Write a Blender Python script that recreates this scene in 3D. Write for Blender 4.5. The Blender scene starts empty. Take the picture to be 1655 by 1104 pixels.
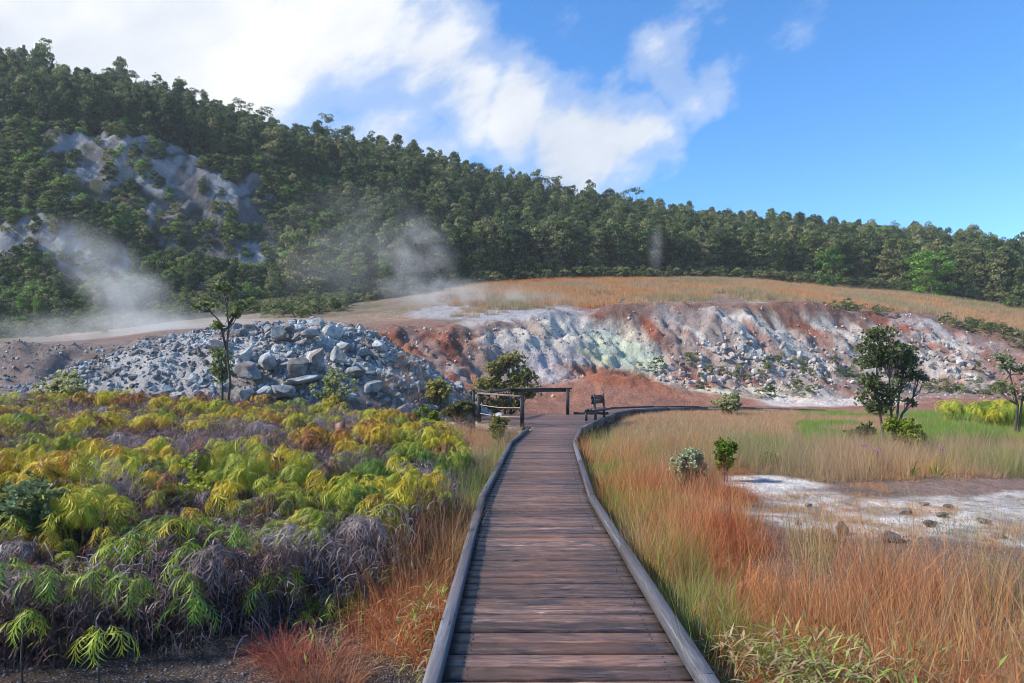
import bpy, math, random
import numpy as np
from mathutils import Vector, Matrix

R = random.Random(7)
N = np.random.default_rng(11)
F = 1103.0; PX0 = 827.5; PY0 = 612.0; CAMZ = 1.9
scene = bpy.context.scene
COL = scene.collection
PI = math.pi

# ------------------------------------------------------------------ noise
def _hash(ix, iy, seed):
    h = (ix * 374761393 + iy * 668265263 + seed * 1442695041) & 0xFFFFFFFF
    h = ((h ^ (h >> 13)) * 1274126177) & 0xFFFFFFFF
    return ((h ^ (h >> 16)) & 0xFFFF) / 65535.0
def vnoise(x, y, seed=0):
    x = np.asarray(x, dtype=np.float64); y = np.asarray(y, dtype=np.float64)
    ix = np.floor(x).astype(np.int64); iy = np.floor(y).astype(np.int64)
    fx = x - ix; fy = y - iy
    fx = fx*fx*(3-2*fx); fy = fy*fy*(3-2*fy)
    a = _hash(ix, iy, seed); b = _hash(ix+1, iy, seed); c = _hash(ix, iy+1, seed); d = _hash(ix+1, iy+1, seed)
    return (a*(1-fx)+b*fx)*(1-fy) + (c*(1-fx)+d*fx)*fy
def fbm(x, y, seed=0, octv=4):
    s = 0; a = 0.5; t = 0
    for k in range(octv):
        s = s + a*vnoise(x*2**k, y*2**k, seed+k*17); t += a; a *= 0.5
    return s/t
def sstep(a, b, x):
    t = np.clip((x-a)/(b-a), 0, 1); return t*t*(3-2*t)

# ------------------------------------------------------------------ terrain
# bearing table: px, lip_py, lip_Y, foot_py, foot_Y, base_py, base_Y, c1_py, c1_Y, c2_py, c2_Y, ridge_py, ridge_Y
TB = np.array([
 [-900, 585, 42, 630, 36, 575, 75, 560, 85, 330, 100, 120, 130],
 [-300, 575, 42, 630, 36, 560, 75, 500, 88, 250, 100, 90, 130],
 [   0, 562, 42, 625, 36, 545, 75, 482, 88, 235, 101, 128, 132],
 [ 100, 557, 43, 625, 36, 538, 76, 480, 88, 228, 101, 152, 132],
 [ 200, 550, 44, 625, 36, 530, 78, 474, 90, 226, 103, 180, 134],
 [ 350, 538, 47, 628, 38, 508, 82, 450, 93, 262, 106, 222, 136],
 [ 450, 534, 49, 630, 38, 500, 86, 445, 96, 310, 108, 246, 138],
 [ 600, 532, 50, 632, 38, 485, 90, 436, 100, 335, 114, 275, 140],
 [ 750, 524, 52, 635, 40, 462, 95, 432, 106, 350, 122, 305, 145],
 [ 900, 505, 58, 632, 44, 453, 98, 430, 112, 375, 130, 338, 150],
 [1000, 500, 60, 640, 46, 451, 100, 430, 115, 385, 132, 365, 155],
 [1200, 489, 62, 646, 48, 453, 105, 432, 118, 410, 140, 394, 160],
 [1400, 500, 66, 643, 50, 468, 105, 440, 118, 425, 140, 412, 160],
 [1500, 512, 66, 641, 50, 478, 100, 450, 114, 437, 135, 428, 155],
 [1600, 538, 64, 640, 50, 492, 95, 462, 110, 450, 130, 441, 150],
 [1655, 556, 62, 640, 50, 503, 92, 470, 106, 458, 126, 449, 148],
 [1900, 595, 58, 640, 48, 560, 85, 520, 100, 490, 120, 470, 140],
 [2600, 605, 55, 640, 46, 590, 80, 570, 95, 550, 115, 530, 135]], dtype=float)
def zpy(py, Y): return CAMZ - (py-PY0)*Y/F
def height(x, y):
    x = np.asarray(x, float); y = np.asarray(y, float)
    yy = np.maximum(y, 12.0)
    px = PX0 + F*x/yy
    T = [np.interp(px, TB[:,0], TB[:,k]) for k in range(TB.shape[1])]
    lp, lY, fp, fY, bp, bY, c1p, c1Y, c2p, c2Y, rp, rY = T[1:]
    Ys = [fY-9.5, fY, lY, bY, c1Y, c2Y, rY, rY+60, rY+900]
    Zs = [0*px, zpy(fp,fY), zpy(lp,lY), zpy(bp,bY), zpy(c1p,c1Y), zpy(c2p,c2Y), zpy(rp,rY), zpy(rp,rY)+2, zpy(rp,rY)-10]
    z = np.where(yy >= Ys[-1], Zs[-1], 0.0)
    for k in range(len(Ys)-1):
        s = np.clip((yy-Ys[k])/(Ys[k+1]-Ys[k]), 0, 1)
        if k == 1: s = 0.45*s + 0.55*sstep(0.25, 0.95, s)
        elif k in (0,): s = s*s*(3-2*s)
        m = (yy >= Ys[k]) & (yy < Ys[k+1])
        z = np.where(m, Zs[k]+(Zs[k+1]-Zs[k])*s, z)
    # erosion gullies on the bank
    s = np.clip((yy-fY)/(lY-fY), 0, 1)
    band = sstep(-0.12, 0.25, (yy-fY)/(lY-fY))*(1-sstep(0.72, 1.02, (yy-fY)/(lY-fY)))
    sk = x*0.9 + (yy-50)*0.55
    g1 = fbm(sk*0.22, yy*0.07, 3, 3)-0.5
    g2 = np.abs(fbm(sk*0.5, yy*0.22, 9, 4)-0.5)
    g3 = fbm(x*1.6, yy*1.6, 15, 3)-0.5
    g4 = np.abs(fbm(x*0.75+yy*.3, yy*0.6, 19, 4)-0.5)
    z = z + band*(1.9*g1 - 1.3*(g2-0.12) + 1.1*g3 - 1.1*(g4-0.1))*(0.45+0.55*sstep(400, 620, px))
    # ragged lip
    lipb = np.exp(-((yy-lY+1.0)/1.6)**2)
    z = z + lipb*(fbm(x*0.35, yy*0.35, 31, 3)-0.45)*1.6
    z = z - 0.9*np.exp(-((yy-lY+3.2)/1.3)**2)*sstep(.42, .55, fbm(x*.16, yy*.05, 33, 3))
    # terrace
    ter = sstep(0, 8, yy-lY)*(1-sstep(-6, 0, yy-bY))
    z = z + ter*(fbm(x*0.12, yy*0.12, 21, 3)-0.5)*0.9
    # cliff roughness
    cl = sstep(-3, 4, yy-c1Y)*(1-sstep(2, 10, yy-c2Y))*sstep(650, 350, px)
    z = z + cl*((fbm(x*0.16, yy*0.3, 41, 4)-0.5)*5.5 + (np.abs(fbm(x*0.55, yy*0.5, 47, 3)-0.5))*4)
    hill = sstep(0, 12, yy-bY)
    z = z + hill*(fbm(x*0.05, yy*0.05, 51, 3)-0.5)*3.0
    # rubble mound
    cx, cy = -10.0, 31.0
    dx = x-cx
    rr = np.sqrt((np.where(dx < 0, dx/13.0, dx/9.3))**2 + (np.where(y < cy, (y-cy)/7.5, (y-cy)/9.0))**2)
    mb = np.clip(1-rr, 0, 1)
    mz = np.where(dx < 0, 4.1*(0.85*(1-(1-mb)**1.9)+0.15*mb**1.2), 4.1*(1-(1-mb)**1.9))
    mz = mz*(0.93+0.14*fbm(x*0.3, y*0.3, 61, 3)) + sstep(0,0.15,mb)*(fbm(x*0.9, y*0.9, 63, 3)-0.5)*0.6
    z = np.maximum(z, mz*sstep(0,0.02,mb)+0*z) if False else z + np.maximum(0, mz - np.maximum(z,0)*0.8)
    # red berm in front of the bank
    z = z + 1.5*np.exp(-(((x-6.5)/3.2)**2 + ((y-42.5)/2.6)**2)) + 0.7*np.exp(-(((x-12.0)/4.5)**2 + ((y-43.0)/2.0)**2))
    toe_ = sstep(fY-7, fY-3, yy)*sstep(-.5, .5, yy-39.5+2.2*sstep(900, 700, px)*3)*(1-sstep(fY-1, fY+2, yy))
    z = z + toe_*((fbm(x*.6, yy*.6, 66, 4)-.5)*.9 + (np.abs(fbm(x*1.5, yy*1.5, 67, 3)-.5)-.1)*.6)
    # near ground relief
    near = 1-sstep(26, 36, y)
    z = z + near*((fbm(x*0.35+5, y*0.35, 71, 3)-0.5)*0.22 + (fbm(x*2.2, y*2.2, 73, 2)-0.5)*0.035)
    # gentle hollow of the white pan
    z = z - 0.10*np.exp(-(((x-7.5)/4.5)**2 + ((y-9.8)/2.0)**2)**2)
    # hollow under the boardwalk curve
    z = z - 0.22*np.exp(-(((x-2.4)/1.6)**2 + ((y-23.5)/4.5)**2))
    z = z + 0.15*sstep(-1.3,-4, x)*sstep(4.6,7,y)*near + 0.38*sstep(9, 22, y)*sstep(-2, -9, x)*(1-sstep(26, 36, y))
    return z
def H(x, y): return float(height(np.array([x]), np.array([y]))[0])
def toscreen(x, y, z):
    y = np.maximum(y, 0.5)
    return PX0+F*x/y, PY0-F*(z-CAMZ)/y

# ------------------------------------------------------------------ mesh helpers
def mesh_np(name, V, faces_flat, sizes, smooth=False):
    me = bpy.data.meshes.new(name)
    V = np.asarray(V, dtype=np.float32); ff = np.asarray(faces_flat, dtype=np.int32); sz = np.asarray(sizes, dtype=np.int32)
    me.vertices.add(len(V)); me.vertices.foreach_set('co', V.ravel())
    me.loops.add(len(ff)); me.loops.foreach_set('vertex_index', ff)
    me.polygons.add(len(sz))
    st = np.concatenate([[0], np.cumsum(sz)[:-1]]).astype(np.int32)
    me.polygons.foreach_set('loop_start', st); me.polygons.foreach_set('loop_total', sz)
    if smooth: me.polygons.foreach_set('use_smooth', np.ones(len(sz), dtype=bool))
    me.update(calc_edges=True); me.validate()
    return me
class MB:
    def __init__(s): s.V = []; s.Fc = []; s.A = []; s.M = []; s.n = 0
    def add(s, V, Fs, a=0.0, m=0):
        s.V.extend([tuple(v) for v in V]); s.Fc.extend([tuple(i+s.n for i in f) for f in Fs])
        s.A.extend([a]*len(V)) if not hasattr(a, '__len__') else s.A.extend(a)
        s.M.extend([m]*len(Fs)); s.n = len(s.V)
    def box(s, c, size, rz=0, a=0.0, m=0, jit=0, bev=0.0):
        hx, hy, hz = size[0]/2, size[1]/2, size[2]/2
        b = bev
        if b > 0:
            prof = [(-hx, -hy+b, -hz), (-hx, hy-b, -hz), (-hx, hy, -hz+b), (-hx, hy, hz-b), (-hx, hy-b, hz), (-hx, -hy+b, hz), (-hx, -hy, hz-b), (-hx, -hy, -hz+b)]
            V = prof + [(-p[0], p[1], p[2]) for p in prof]
            Fs = [tuple(range(8)), tuple(range(15, 7, -1))] + [((k+1) % 8, k, k+8, (k+1) % 8+8) for k in range(8)]
        else:
            V = [(x, y, z) for x in (-hx, hx) for y in (-hy, hy) for z in (-hz, hz)]
            Fs = [(0,1,3,2), (4,6,7,5), (0,4,5,1), (2,3,7,6), (0,2,6,4), (1,5,7,3)]
        cs, sn = math.cos(rz), math.sin(rz)
        V = [(c[0]+x*cs-y*sn, c[1]+x*sn+y*cs, c[2]+z) for x, y, z in V]
        s.add(V, Fs, a, m)
    def prism(s, poly, z0, z1, a=0.0, m=0):      # poly ccw list of (x,y); z0/z1 float or list
        n = len(poly)
        b = z0 if hasattr(z0, '__len__') else [z0]*n; t = z1 if hasattr(z1, '__len__') else [z1]*n
        V = [(p[0], p[1], b[i]) for i, p in enumerate(poly)] + [(p[0], p[1], t[i]) for i, p in enumerate(poly)]
        s.add(V, [tuple(range(n-1, -1, -1)), tuple(range(n, 2*n))] + [(i, (i+1) % n, (i+1) % n+n, i+n) for i in range(n)], a, m)
    def tube(s, pts, rad, sides=6, a=0.0, m=0, cap=True):
        pts = [Vector(p) for p in pts]
        rads = rad if hasattr(rad, '__len__') else [rad]*len(pts)
        V = []; up = Vector((0.123, 0.2, 1)).normalized()
        for i, p in enumerate(pts):
            d = (pts[min(i+1, len(pts)-1)] - pts[max(i-1, 0)])
            d = d.normalized() if d.length > 1e-9 else Vector((0,0,1))
            u = d.cross(up)
            if u.length < 0.1: u = d.cross(Vector((1, 0, 0)))
            u.normalize(); w = d.cross(u)
            for k in range(sides):
                an = 2*PI*k/sides
                V.append(p + (u*math.cos(an) + w*math.sin(an))*rads[i])
        Fs = [(i*sides+k, i*sides+(k+1) % sides, (i+1)*sides+(k+1) % sides, (i+1)*sides+k) for i in range(len(pts)-1) for k in range(sides)]
        if cap: Fs.append(tuple(range(sides-1, -1, -1))); Fs.append(tuple((len(pts)-1)*sides+k for k in range(sides)))
        s.add(V, Fs, a, m)
    def mesh(s, name, mats, smooth=False):
        ff = [i for f in s.Fc for i in f]
        me = mesh_np(name, s.V, ff, [len(f) for f in s.Fc], smooth)
        at = me.attributes.new('rnd', 'FLOAT', 'POINT')
        if len(s.A) == len(me.vertices): at.data.foreach_set('value', np.asarray(s.A, dtype=np.float32))
        for mm in (mats if isinstance(mats, (list, tuple)) else [mats]): me.materials.append(mm)
        if len(me.polygons) == len(s.M): me.polygons.foreach_set('material_index', np.asarray(s.M, dtype=np.int32))
        return me
    def build(s, name, mats, parent=None, smooth=False, link=True):
        return link_obj(name, s.mesh(name, mats, smooth), parent) if link else bpy.data.objects.new(name, s.mesh(name, mats, smooth))
def link_obj(name, data, parent=None, loc=None):
    o = bpy.data.objects.new(name, data); COL.objects.link(o)
    if parent is not None: o.parent = parent
    if loc is not None: o.location = loc
    return o
def tag(o, label=None, cat=None, group=None, kind=None):
    if label: o['label'] = label
    if cat: o['category'] = cat
    if group: o['group'] = group
    if kind: o['kind'] = kind
    return o
def empty(name, loc=(0,0,0), rz=0.0):
    o = bpy.data.objects.new(name, None); COL.objects.link(o); o.location = loc; o.rotation_euler = (0,0,rz)
    o.empty_display_size = 0.2
    return o
def copy_tree(o, parent=None):
    c = o.copy(); COL.objects.link(c); c.parent = parent
    for ch in [k for k in o.children]: copy_tree(ch, c)
    return c

# ------------------------------------------------------------------ materials
def mat(name):
    m = bpy.data.materials.new(name); m.use_nodes = True
    nt = m.node_tree; b = nt.nodes['Principled BSDF']
    return m, nt, b
def nd(nt, t, **kw):
    n = nt.nodes.new(t)
    for k, v in kw.items(): setattr(n, k, v)
    return n
def lk(nt, a, b): nt.links.new(a, b)
def noise(nt, scale, detail=4, rough=0.55, vec=None, dist=0.0):
    n = nd(nt, 'ShaderNodeTexNoise'); n.inputs['Scale'].default_value = scale; n.inputs['Detail'].default_value = detail
    n.inputs['Roughness'].default_value = rough; n.inputs['Distortion'].default_value = dist
    if vec is not None: lk(nt, vec, n.inputs['Vector'])
    return n
def ramp(nt, fac, stops, interp='LINEAR'):
    r = nd(nt, 'ShaderNodeValToRGB'); r.color_ramp.interpolation = interp
    el = r.color_ramp.elements
    while len(el) < len(stops): el.new(0.5)
    for e, (p, c) in zip(el, stops):
        e.position = p; e.color = (c if len(c) == 4 else (*c, 1)) if hasattr(c, '__len__') else (c, c, c, 1)
    lk(nt, fac, r.inputs[0]); return r
def mix(nt, a, b, fac, mode='MIX'):
    n = nd(nt, 'ShaderNodeMix', data_type='RGBA', blend_type=mode)
    for sock, v in ((n.inputs[6], a), (n.inputs[7], b)):
        if hasattr(v, '__len__'): sock.default_value = (*v[:3], 1)
        else: lk(nt, v, sock)
    if isinstance(fac, (int, float)): n.inputs[0].default_value = fac
    else: lk(nt, fac, n.inputs[0])
    return n.outputs[2]
def math_(nt, op, a, b=None, c=None, clamp=False):
    n = nd(nt, 'ShaderNodeMath', operation=op); n.use_clamp = clamp
    for i, v in enumerate((a, b, c)):
        if v is None: continue
        if isinstance(v, (int, float)): n.inputs[i].default_value = v
        else: lk(nt, v, n.inputs[i])
    return n.outputs[0]
def bump(nt, h, strength, dist, b):
    n = nd(nt, 'ShaderNodeBump'); n.inputs['Strength'].default_value = strength; n.inputs['Distance'].default_value = dist
    lk(nt, h, n.inputs['Height']); lk(nt, n.outputs[0], b.inputs['Normal']); return n

def m_terrain():
    m, nt, b = mat('ground_soil')
    at = nd(nt, 'ShaderNodeAttribute', attribute_name='zone')
    fl = nd(nt, 'ShaderNodeAttribute', attribute_name='grit')
    pos = nd(nt, 'ShaderNodeNewGeometry').outputs['Position']
    n1 = noise(nt, 1.3, 8, 0.65, pos); n2 = noise(nt, 9, 6, 0.7, pos); n3 = noise(nt, 45, 3, 0.6, pos)
    v = ramp(nt, n1.outputs[0], [(0.3, 0.62), (0.5, 1.0), (0.7, 1.35)])
    c = mix(nt, at.outputs['Color'], v.outputs[0], 0.75, 'MULTIPLY')
    v2 = ramp(nt, n2.outputs[0], [(0.32, 0.6), (0.5, 1.0), (0.68, 1.4)])
    c = mix(nt, c, v2.outputs[0], 0.7, 'MULTIPLY')
    # pebbles: pale flecks where grit is high
    vo = nd(nt, 'ShaderNodeTexVoronoi'); vo.inputs['Scale'].default_value = 55; lk(nt, pos, vo.inputs['Vector'])
    pb = ramp(nt, vo.outputs['Distance'], [(0.0, 1), (0.35, 0.7), (0.55, 0)])
    sel = nd(nt, 'ShaderNodeSeparateColor'); lk(nt, vo.outputs['Color'], sel.inputs[0])
    s1 = math_(nt, 'GREATER_THAN', sel.outputs[0], 0.55)
    pf = math_(nt, 'MULTIPLY', math_(nt, 'MULTIPLY', pb.outputs[0], s1), fl.outputs['Fac'])
    pc = mix(nt, (0.16, 0.15, 0.16), (0.42, 0.42, 0.43), sel.outputs[1])
    c = mix(nt, c, pc, pf)
    lk(nt, c, b.inputs['Base Color']); b.inputs['Roughness'].default_value = 0.92; b.inputs['Specular IOR Level'].default_value = 0.2
    h = math_(nt, 'ADD', math_(nt, 'MULTIPLY', n2.outputs[0], 0.55), math_(nt, 'MULTIPLY', n3.outputs[0], 0.12))
    h = math_(nt, 'ADD', h, math_(nt, 'MULTIPLY', pf, 0.12))
    h = math_(nt, 'ADD', h, math_(nt, 'MULTIPLY', n1.outputs[0], 1.6))
    bump(nt, h, 1.0, 0.22, b)
    return m
def m_rock(name, pale, mid, rust, rustamt, scale=1.0):
    m, nt, b = mat(name)
    pos = nd(nt, 'ShaderNodeNewGeometry').outputs['Position']
    oi = nd(nt, 'ShaderNodeObjectInfo')
    n1 = noise(nt, 1.1*scale, 7, 0.65, pos); n2 = noise(nt, 6*scale, 7, 0.7, pos); n3 = noise(nt, 0.9*scale, 4, 0.6, pos)
    c = mix(nt, mid, pale, ramp(nt, n1.outputs[0], [(0.36, 0), (0.6, 1)]).outputs[0])
    rf = math_(nt, 'MULTIPLY', ramp(nt, n3.outputs[0], [(0.48, 0), (0.62, 1)]).outputs[0], rustamt)
    c = mix(nt, c, rust, rf)
    v2 = ramp(nt, n2.outputs[0], [(0.3, 0.5), (0.5, 0.95), (0.7, 1.4)])
    c = mix(nt, c, v2.outputs[0], 0.75, 'MULTIPLY')
    tn = ramp(nt, oi.outputs['Random'], [(0, 0.6), (0.5, 0.95), (1, 1.3)])
    c = mix(nt, c, tn.outputs[0], 0.75, 'MULTIPLY')
    lk(nt, c, b.inputs['Base Color']); b.inputs['Roughness'].default_value = 0.9; b.inputs['Specular IOR Level'].default_value = 0.2
    bump(nt, n2.outputs[0], 0.7, 0.07, b)
    return m
def m_leaf(name, stops, transl=0.35, rough=0.55, inst=False, var=0.5, nscale=0.6):
    """foliage: colour ramp driven by a per-instance tint (or per-object random) plus noise"""
    m, nt, b = mat(name)
    out = nt.nodes['Material Output']
    oi = nd(nt, 'ShaderNodeObjectInfo'); fac = oi.outputs['Random']
    if inst:
        at = nd(nt, 'ShaderNodeAttribute', attribute_name='tint'); at.attribute_type = 'INSTANCER'; fac = at.outputs['Fac']
    rn = nd(nt, 'ShaderNodeAttribute', attribute_name='rnd')
    pos = nd(nt, 'ShaderNodeNewGeometry').outputs['Position']
    n1 = noise(nt, nscale, 3, 0.6, pos)
    f = math_(nt, 'ADD', fac, math_(nt, 'MULTIPLY', math_(nt, 'SUBTRACT', rn.outputs['Fac'], 0.5), var*0.5))
    f = math_(nt, 'ADD', f, math_(nt, 'MULTIPLY', math_(nt, 'SUBTRACT', n1.outputs[0], 0.5), var), clamp=True)
    c = ramp(nt, f, stops).outputs[0]
    br = ramp(nt, rn.outputs['Fac'], [(0, 0.5), (1, 1.4)])
    c = mix(nt, c, br.outputs[0], 0.8, 'MULTIPLY')
    lk(nt, c, b.inputs['Base Color']); b.inputs['Roughness'].default_value = rough; b.inputs['Specular IOR Level'].default_value = 0.25
    tr = nd(nt, 'ShaderNodeBsdfTranslucent'); lk(nt, c, tr.inputs[0])
    ms = nd(nt, 'ShaderNodeMixShader'); ms.inputs[0].default_value = transl
    lk(nt, b.outputs[0], ms.inputs[1]); lk(nt, tr.outputs[0], ms.inputs[2]); lk(nt, ms.outputs[0], out.inputs[0])
    return m
def m_bark(name, a, c):
    m, nt, b = mat(name)
    pos = nd(nt, 'ShaderNodeNewGeometry').outputs['Position']
    n1 = noise(nt, 14, 5, 0.7, pos)
    lk(nt, mix(nt, a, c, n1.outputs[0]), b.inputs['Base Color']); b.inputs['Roughness'].default_value = 0.9
    bump(nt, n1.outputs[0], 0.6, 0.02, b); return m
def m_wood(name, cols, axis_scale=(2.2, 13, 13), spec=0.35, rough=0.5, wear=False):
    """weathered boards: grain stretched along local x through the 'gx','gy' attributes"""
    m, nt, b = mat(name)
    ga = nd(nt, 'ShaderNodeAttribute', attribute_name='grain')
    rn = nd(nt, 'ShaderNodeAttribute', attribute_name='rnd')
    mp = nd(nt, 'ShaderNodeMapping'); mp.inputs['Scale'].default_value = axis_scale; lk(nt, ga.outputs['Vector'], mp.inputs['Vector'])
    n1 = noise(nt, 1.6, 8, 0.7, mp.outputs[0], 0.9); n2 = noise(nt, 5.0, 5, 0.7, mp.outputs[0], 0.3)
    mp2 = nd(nt, 'ShaderNodeMapping'); mp2.inputs['Scale'].default_value = (3.0, 9, 9); lk(nt, ga.outputs['Vector'], mp2.inputs['Vector'])
    vo = nd(nt, 'ShaderNodeTexVoronoi'); vo.inputs['Scale'].default_value = 1.1; lk(nt, mp2.outputs[0], vo.inputs['Vector'])
    n4 = noise(nt, 1.4, 4, 0.6, ga.outputs['Vector'])
    c = ramp(nt, n1.outputs[0], [(0.28, cols[0]), (0.45, cols[1]), (0.6, cols[2]), (0.78, cols[3])]).outputs[0]
    c = mix(nt, c, cols[4], math_(nt, 'MULTIPLY', ramp(nt, n4.outputs[0], [(0.4, 0), (0.62, 1)]).outputs[0], 0.65))
    pr = ramp(nt, rn.outputs['Fac'], [(0, 0.45), (0.5, 0.95), (1, 1.7)])
    c = mix(nt, c, pr.outputs[0], 0.85, 'MULTIPLY')
    fine = ramp(nt, n2.outputs[0], [(0.3, 0.6), (0.5, 1.0), (0.72, 1.35)])
    c = mix(nt, c, fine.outputs[0], 0.6, 'MULTIPLY')
    mp3 = nd(nt, 'ShaderNodeMapping'); mp3.inputs['Scale'].default_value = (1.0, 16, 16); lk(nt, ga.outputs['Vector'], mp3.inputs['Vector'])
    n5 = noise(nt, 1.5, 3, .5, mp3.outputs[0], .4); cr = ramp(nt, n5.outputs[0], [(.30, .12), (.35, 1)])
    c = mix(nt, c, cr.outputs[0], 0.85, 'MULTIPLY')
    kn = ramp(nt, vo.outputs['Distance'], [(0.03, 0.12), (0.13, 1.0)])
    c = mix(nt, c, kn.outputs[0], 0.85, 'MULTIPLY')
    if wear:
        wa = nd(nt, 'ShaderNodeAttribute', attribute_name='wear')
        # trodden middle: the stain has gone, paler brown wood; edges keep dark stain
        wf = math_(nt, 'MULTIPLY', wa.outputs['Fac'], ramp(nt, n1.outputs[0], [(0.3, 0.2), (0.6, 1)]).outputs[0])
        c = mix(nt, c, mix(nt, c, (1.75, 1.5, 1.35), 1.0, 'MULTIPLY'), wf)
    lk(nt, c, b.inputs['Base Color'])
    rr = ramp(nt, n2.outputs[0], [(0.3, rough-0.12), (0.7, rough+0.15)]); lk(nt, rr.outputs[0], b.inputs['Roughness'])
    b.inputs['Specular IOR Level'].default_value = spec
    h = math_(nt, 'ADD', math_(nt, 'MULTIPLY', n1.outputs[0], 0.15 if not wear else 0.5), math_(nt, 'MULTIPLY', n2.outputs[0], 0.5))
    bump(nt, h, 0.45 if wear else 0.25, 0.005, b)
    return m
def m_plain(name, col, rough=0.6, metal=0.0):
    m, nt, b = mat(name)
    pos = nd(nt, 'ShaderNodeNewGeometry').outputs['Position']
    n1 = noise(nt, 12, 5, 0.6, pos)
    v = ramp(nt, n1.outputs[0], [(0.3, 0.75), (0.7, 1.2)])
    lk(nt, mix(nt, col, v.outputs[0], 0.8, 'MULTIPLY'), b.inputs['Base Color'])
    b.inputs['Roughness'].default_value = rough; b.inputs['Metallic'].default_value = metal
    return m

M = {}
M['ground'] = m_terrain()
M['rock'] = m_rock('blue_grey_rock', (0.42, 0.44, 0.45), (0.15, 0.165, 0.18), (0.16, 0.11, 0.085), 0.75)
M['rubble'] = m_rock('pale_rubble', (0.50, 0.47, 0.44), (0.30, 0.27, 0.26), (0.30, 0.16, 0.10), 0.6)
M['gravel'] = m_rock('grey_gravel', (0.42, 0.41, 0.42), (0.2, 0.18, 0.18), (0.2, 0.12, 0.09), 0.5, 8)
M['stone'] = m_rock('dark_stone', (0.22, 0.20, 0.20), (0.10, 0.09, 0.10), (0.16, 0.11, 0.08), 0.5, 4)
GRN = [(0.0, (0.045, 0.08, 0.035)), (0.3, (0.085, 0.13, 0.042)), (0.6, (0.17, 0.20, 0.075)), (0.85, (0.29, 0.27, 0.13)), (1.0, (0.14, 0.26, 0.04))]
M['forest'] = m_leaf('forest_leaves', GRN, 0.38, 0.6, False, 0.55, 0.25)
M['forest_inst'] = m_leaf('forest_mass_leaves', GRN, 0.38, 0.6, True, 0.55, 0.25)
M['ohia'] = m_leaf('grey_green_leaves', [(0, (0.12, 0.16, 0.06)), (0.5, (0.27, 0.32, 0.12)), (1, (0.48, 0.48, 0.26))], 0.5, 0.45, False, 0.6, 3)
M['olive'] = m_leaf('olive_leaves', [(0, (0.15, 0.16, 0.05)), (0.5, (0.30, 0.28, 0.09)), (1, (0.46, 0.41, 0.14))], 0.45, 0.5, False, 0.6, 2)
M['bright'] = m_leaf('bright_green_leaves', [(0, (0.05, 0.13, 0.02)), (0.5, (0.09, 0.20, 0.03)), (1, (0.16, 0.30, 0.05))], 0.35, 0.5, False, 0.5, 0.7)
M['sage'] = m_leaf('sage_leaves', [(0, (0.14, 0.20, 0.09)), (0.5, (0.26, 0.32, 0.16)), (1, (0.42, 0.46, 0.28))], 0.4, 0.5, False, 0.6, 3)
M['lime'] = m_leaf('lime_leaves', [(0, (0.14, 0.22, 0.03)), (0.5, (0.26, 0.34, 0.04)), (1, (0.42, 0.45, 0.06))], 0.4, 0.45, False, 0.5, 3)
# fern ramp: 0 dead grey-violet, .2 brown-violet, .4 rust/orange, .55 gold, .75 yellow-green, 1 green
FERN = [(0.0, (0.35, 0.30, 0.305)), (0.14, (0.14, 0.09, 0.09)), (0.28, (0.11, 0.06, 0.055)), (0.40, (0.34, 0.13, 0.045)), (0.50, (0.56, 0.33, 0.035)), (0.62, (0.60, 0.50, 0.045)), (0.78, (0.40, 0.43, 0.05)), (0.90, (0.15, 0.25, 0.035)), (1.0, (0.05, 0.14, 0.03))]
M['fern'] = m_leaf('fern_fronds', FERN, 0.3, 0.5, True, 0.12, 2.5)
M['fern_solo'] = m_leaf('fern_fronds_solo', [(0, (0.42, 0.46, 0.05)), (0.5, (0.26, 0.38, 0.05)), (1, (0.14, 0.28, 0.05))], 0.35, 0.45, False, 0.3, 2.5)
# grass ramp: 0 rust red, .2 orange, .4 straw, .6 tan-pink, .8 olive green, 1 bright green
GRS = [(0.0, (0.36, 0.10, 0.05)), (0.2, (0.55, 0.20, 0.075)), (0.4, (0.58, 0.34, 0.15)), (0.6, (0.44, 0.31, 0.21)), (0.8, (0.26, 0.29, 0.08)), (1.0, (0.17, 0.34, 0.04))]
M['grass'] = m_leaf('grass_blades', GRS, 0.35, 0.55, True, 0.22, 1.2)
M['red_grass'] = m_leaf('red_grass_blades', [(0, (0.36, 0.09, 0.06)), (0.5, (0.42, 0.14, 0.08)), (1, (0.5, 0.24, 0.12))], 0.3, 0.55, False, 0.5, 4)
M['bark'] = m_bark('dark_bark', (0.035, 0.03, 0.028), (0.13, 0.11, 0.10))
M['bark_pale'] = m_bark('pale_bark', (0.10, 0.09, 0.08), (0.26, 0.24, 0.21))
WC = [(0.016, 0.013, 0.014), (0.05, 0.037, 0.037), (0.115, 0.08, 0.068), (0.33, 0.245, 0.195), (0.13, 0.072, 0.047)]
M['deck'] = m_wood('weathered_deck', WC, spec=0.5, rough=0.42, wear=True)
WK = [(0.035, 0.034, 0.042), (0.08, 0.08, 0.095), (0.15, 0.15, 0.17), (0.26, 0.26, 0.28), (0.10, 0.09, 0.10)]
M['kerb'] = m_wood('weathered_kerb', WK, (1.6, 48, 48), spec=0.35, rough=0.5)
WD = [(0.010, 0.010, 0.012), (0.022, 0.02, 0.024), (0.045, 0.04, 0.045), (0.09, 0.08, 0.08), (0.03, 0.026, 0.026)]
M['dark'] = m_wood('dark_timber', WD, spec=0.4, rough=0.5)
WP = [(0.12, 0.10, 0.08), (0.24, 0.20, 0.17), (0.40, 0.35, 0.30), (0.55, 0.5, 0.45), (0.30, 0.25, 0.20)]
M['pale'] = m_wood('sunlit_pale_timber', WP, spec=0.3, rough=0.6)  # the near top rail's sunlit brightness is put into this pale tone
M['cable'] = m_plain('cable', (0.5, 0.38, 0.32), 0.5)
M['sign'] = m_plain('rusty_plate', (0.16, 0.075, 0.06), 0.6)
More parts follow.
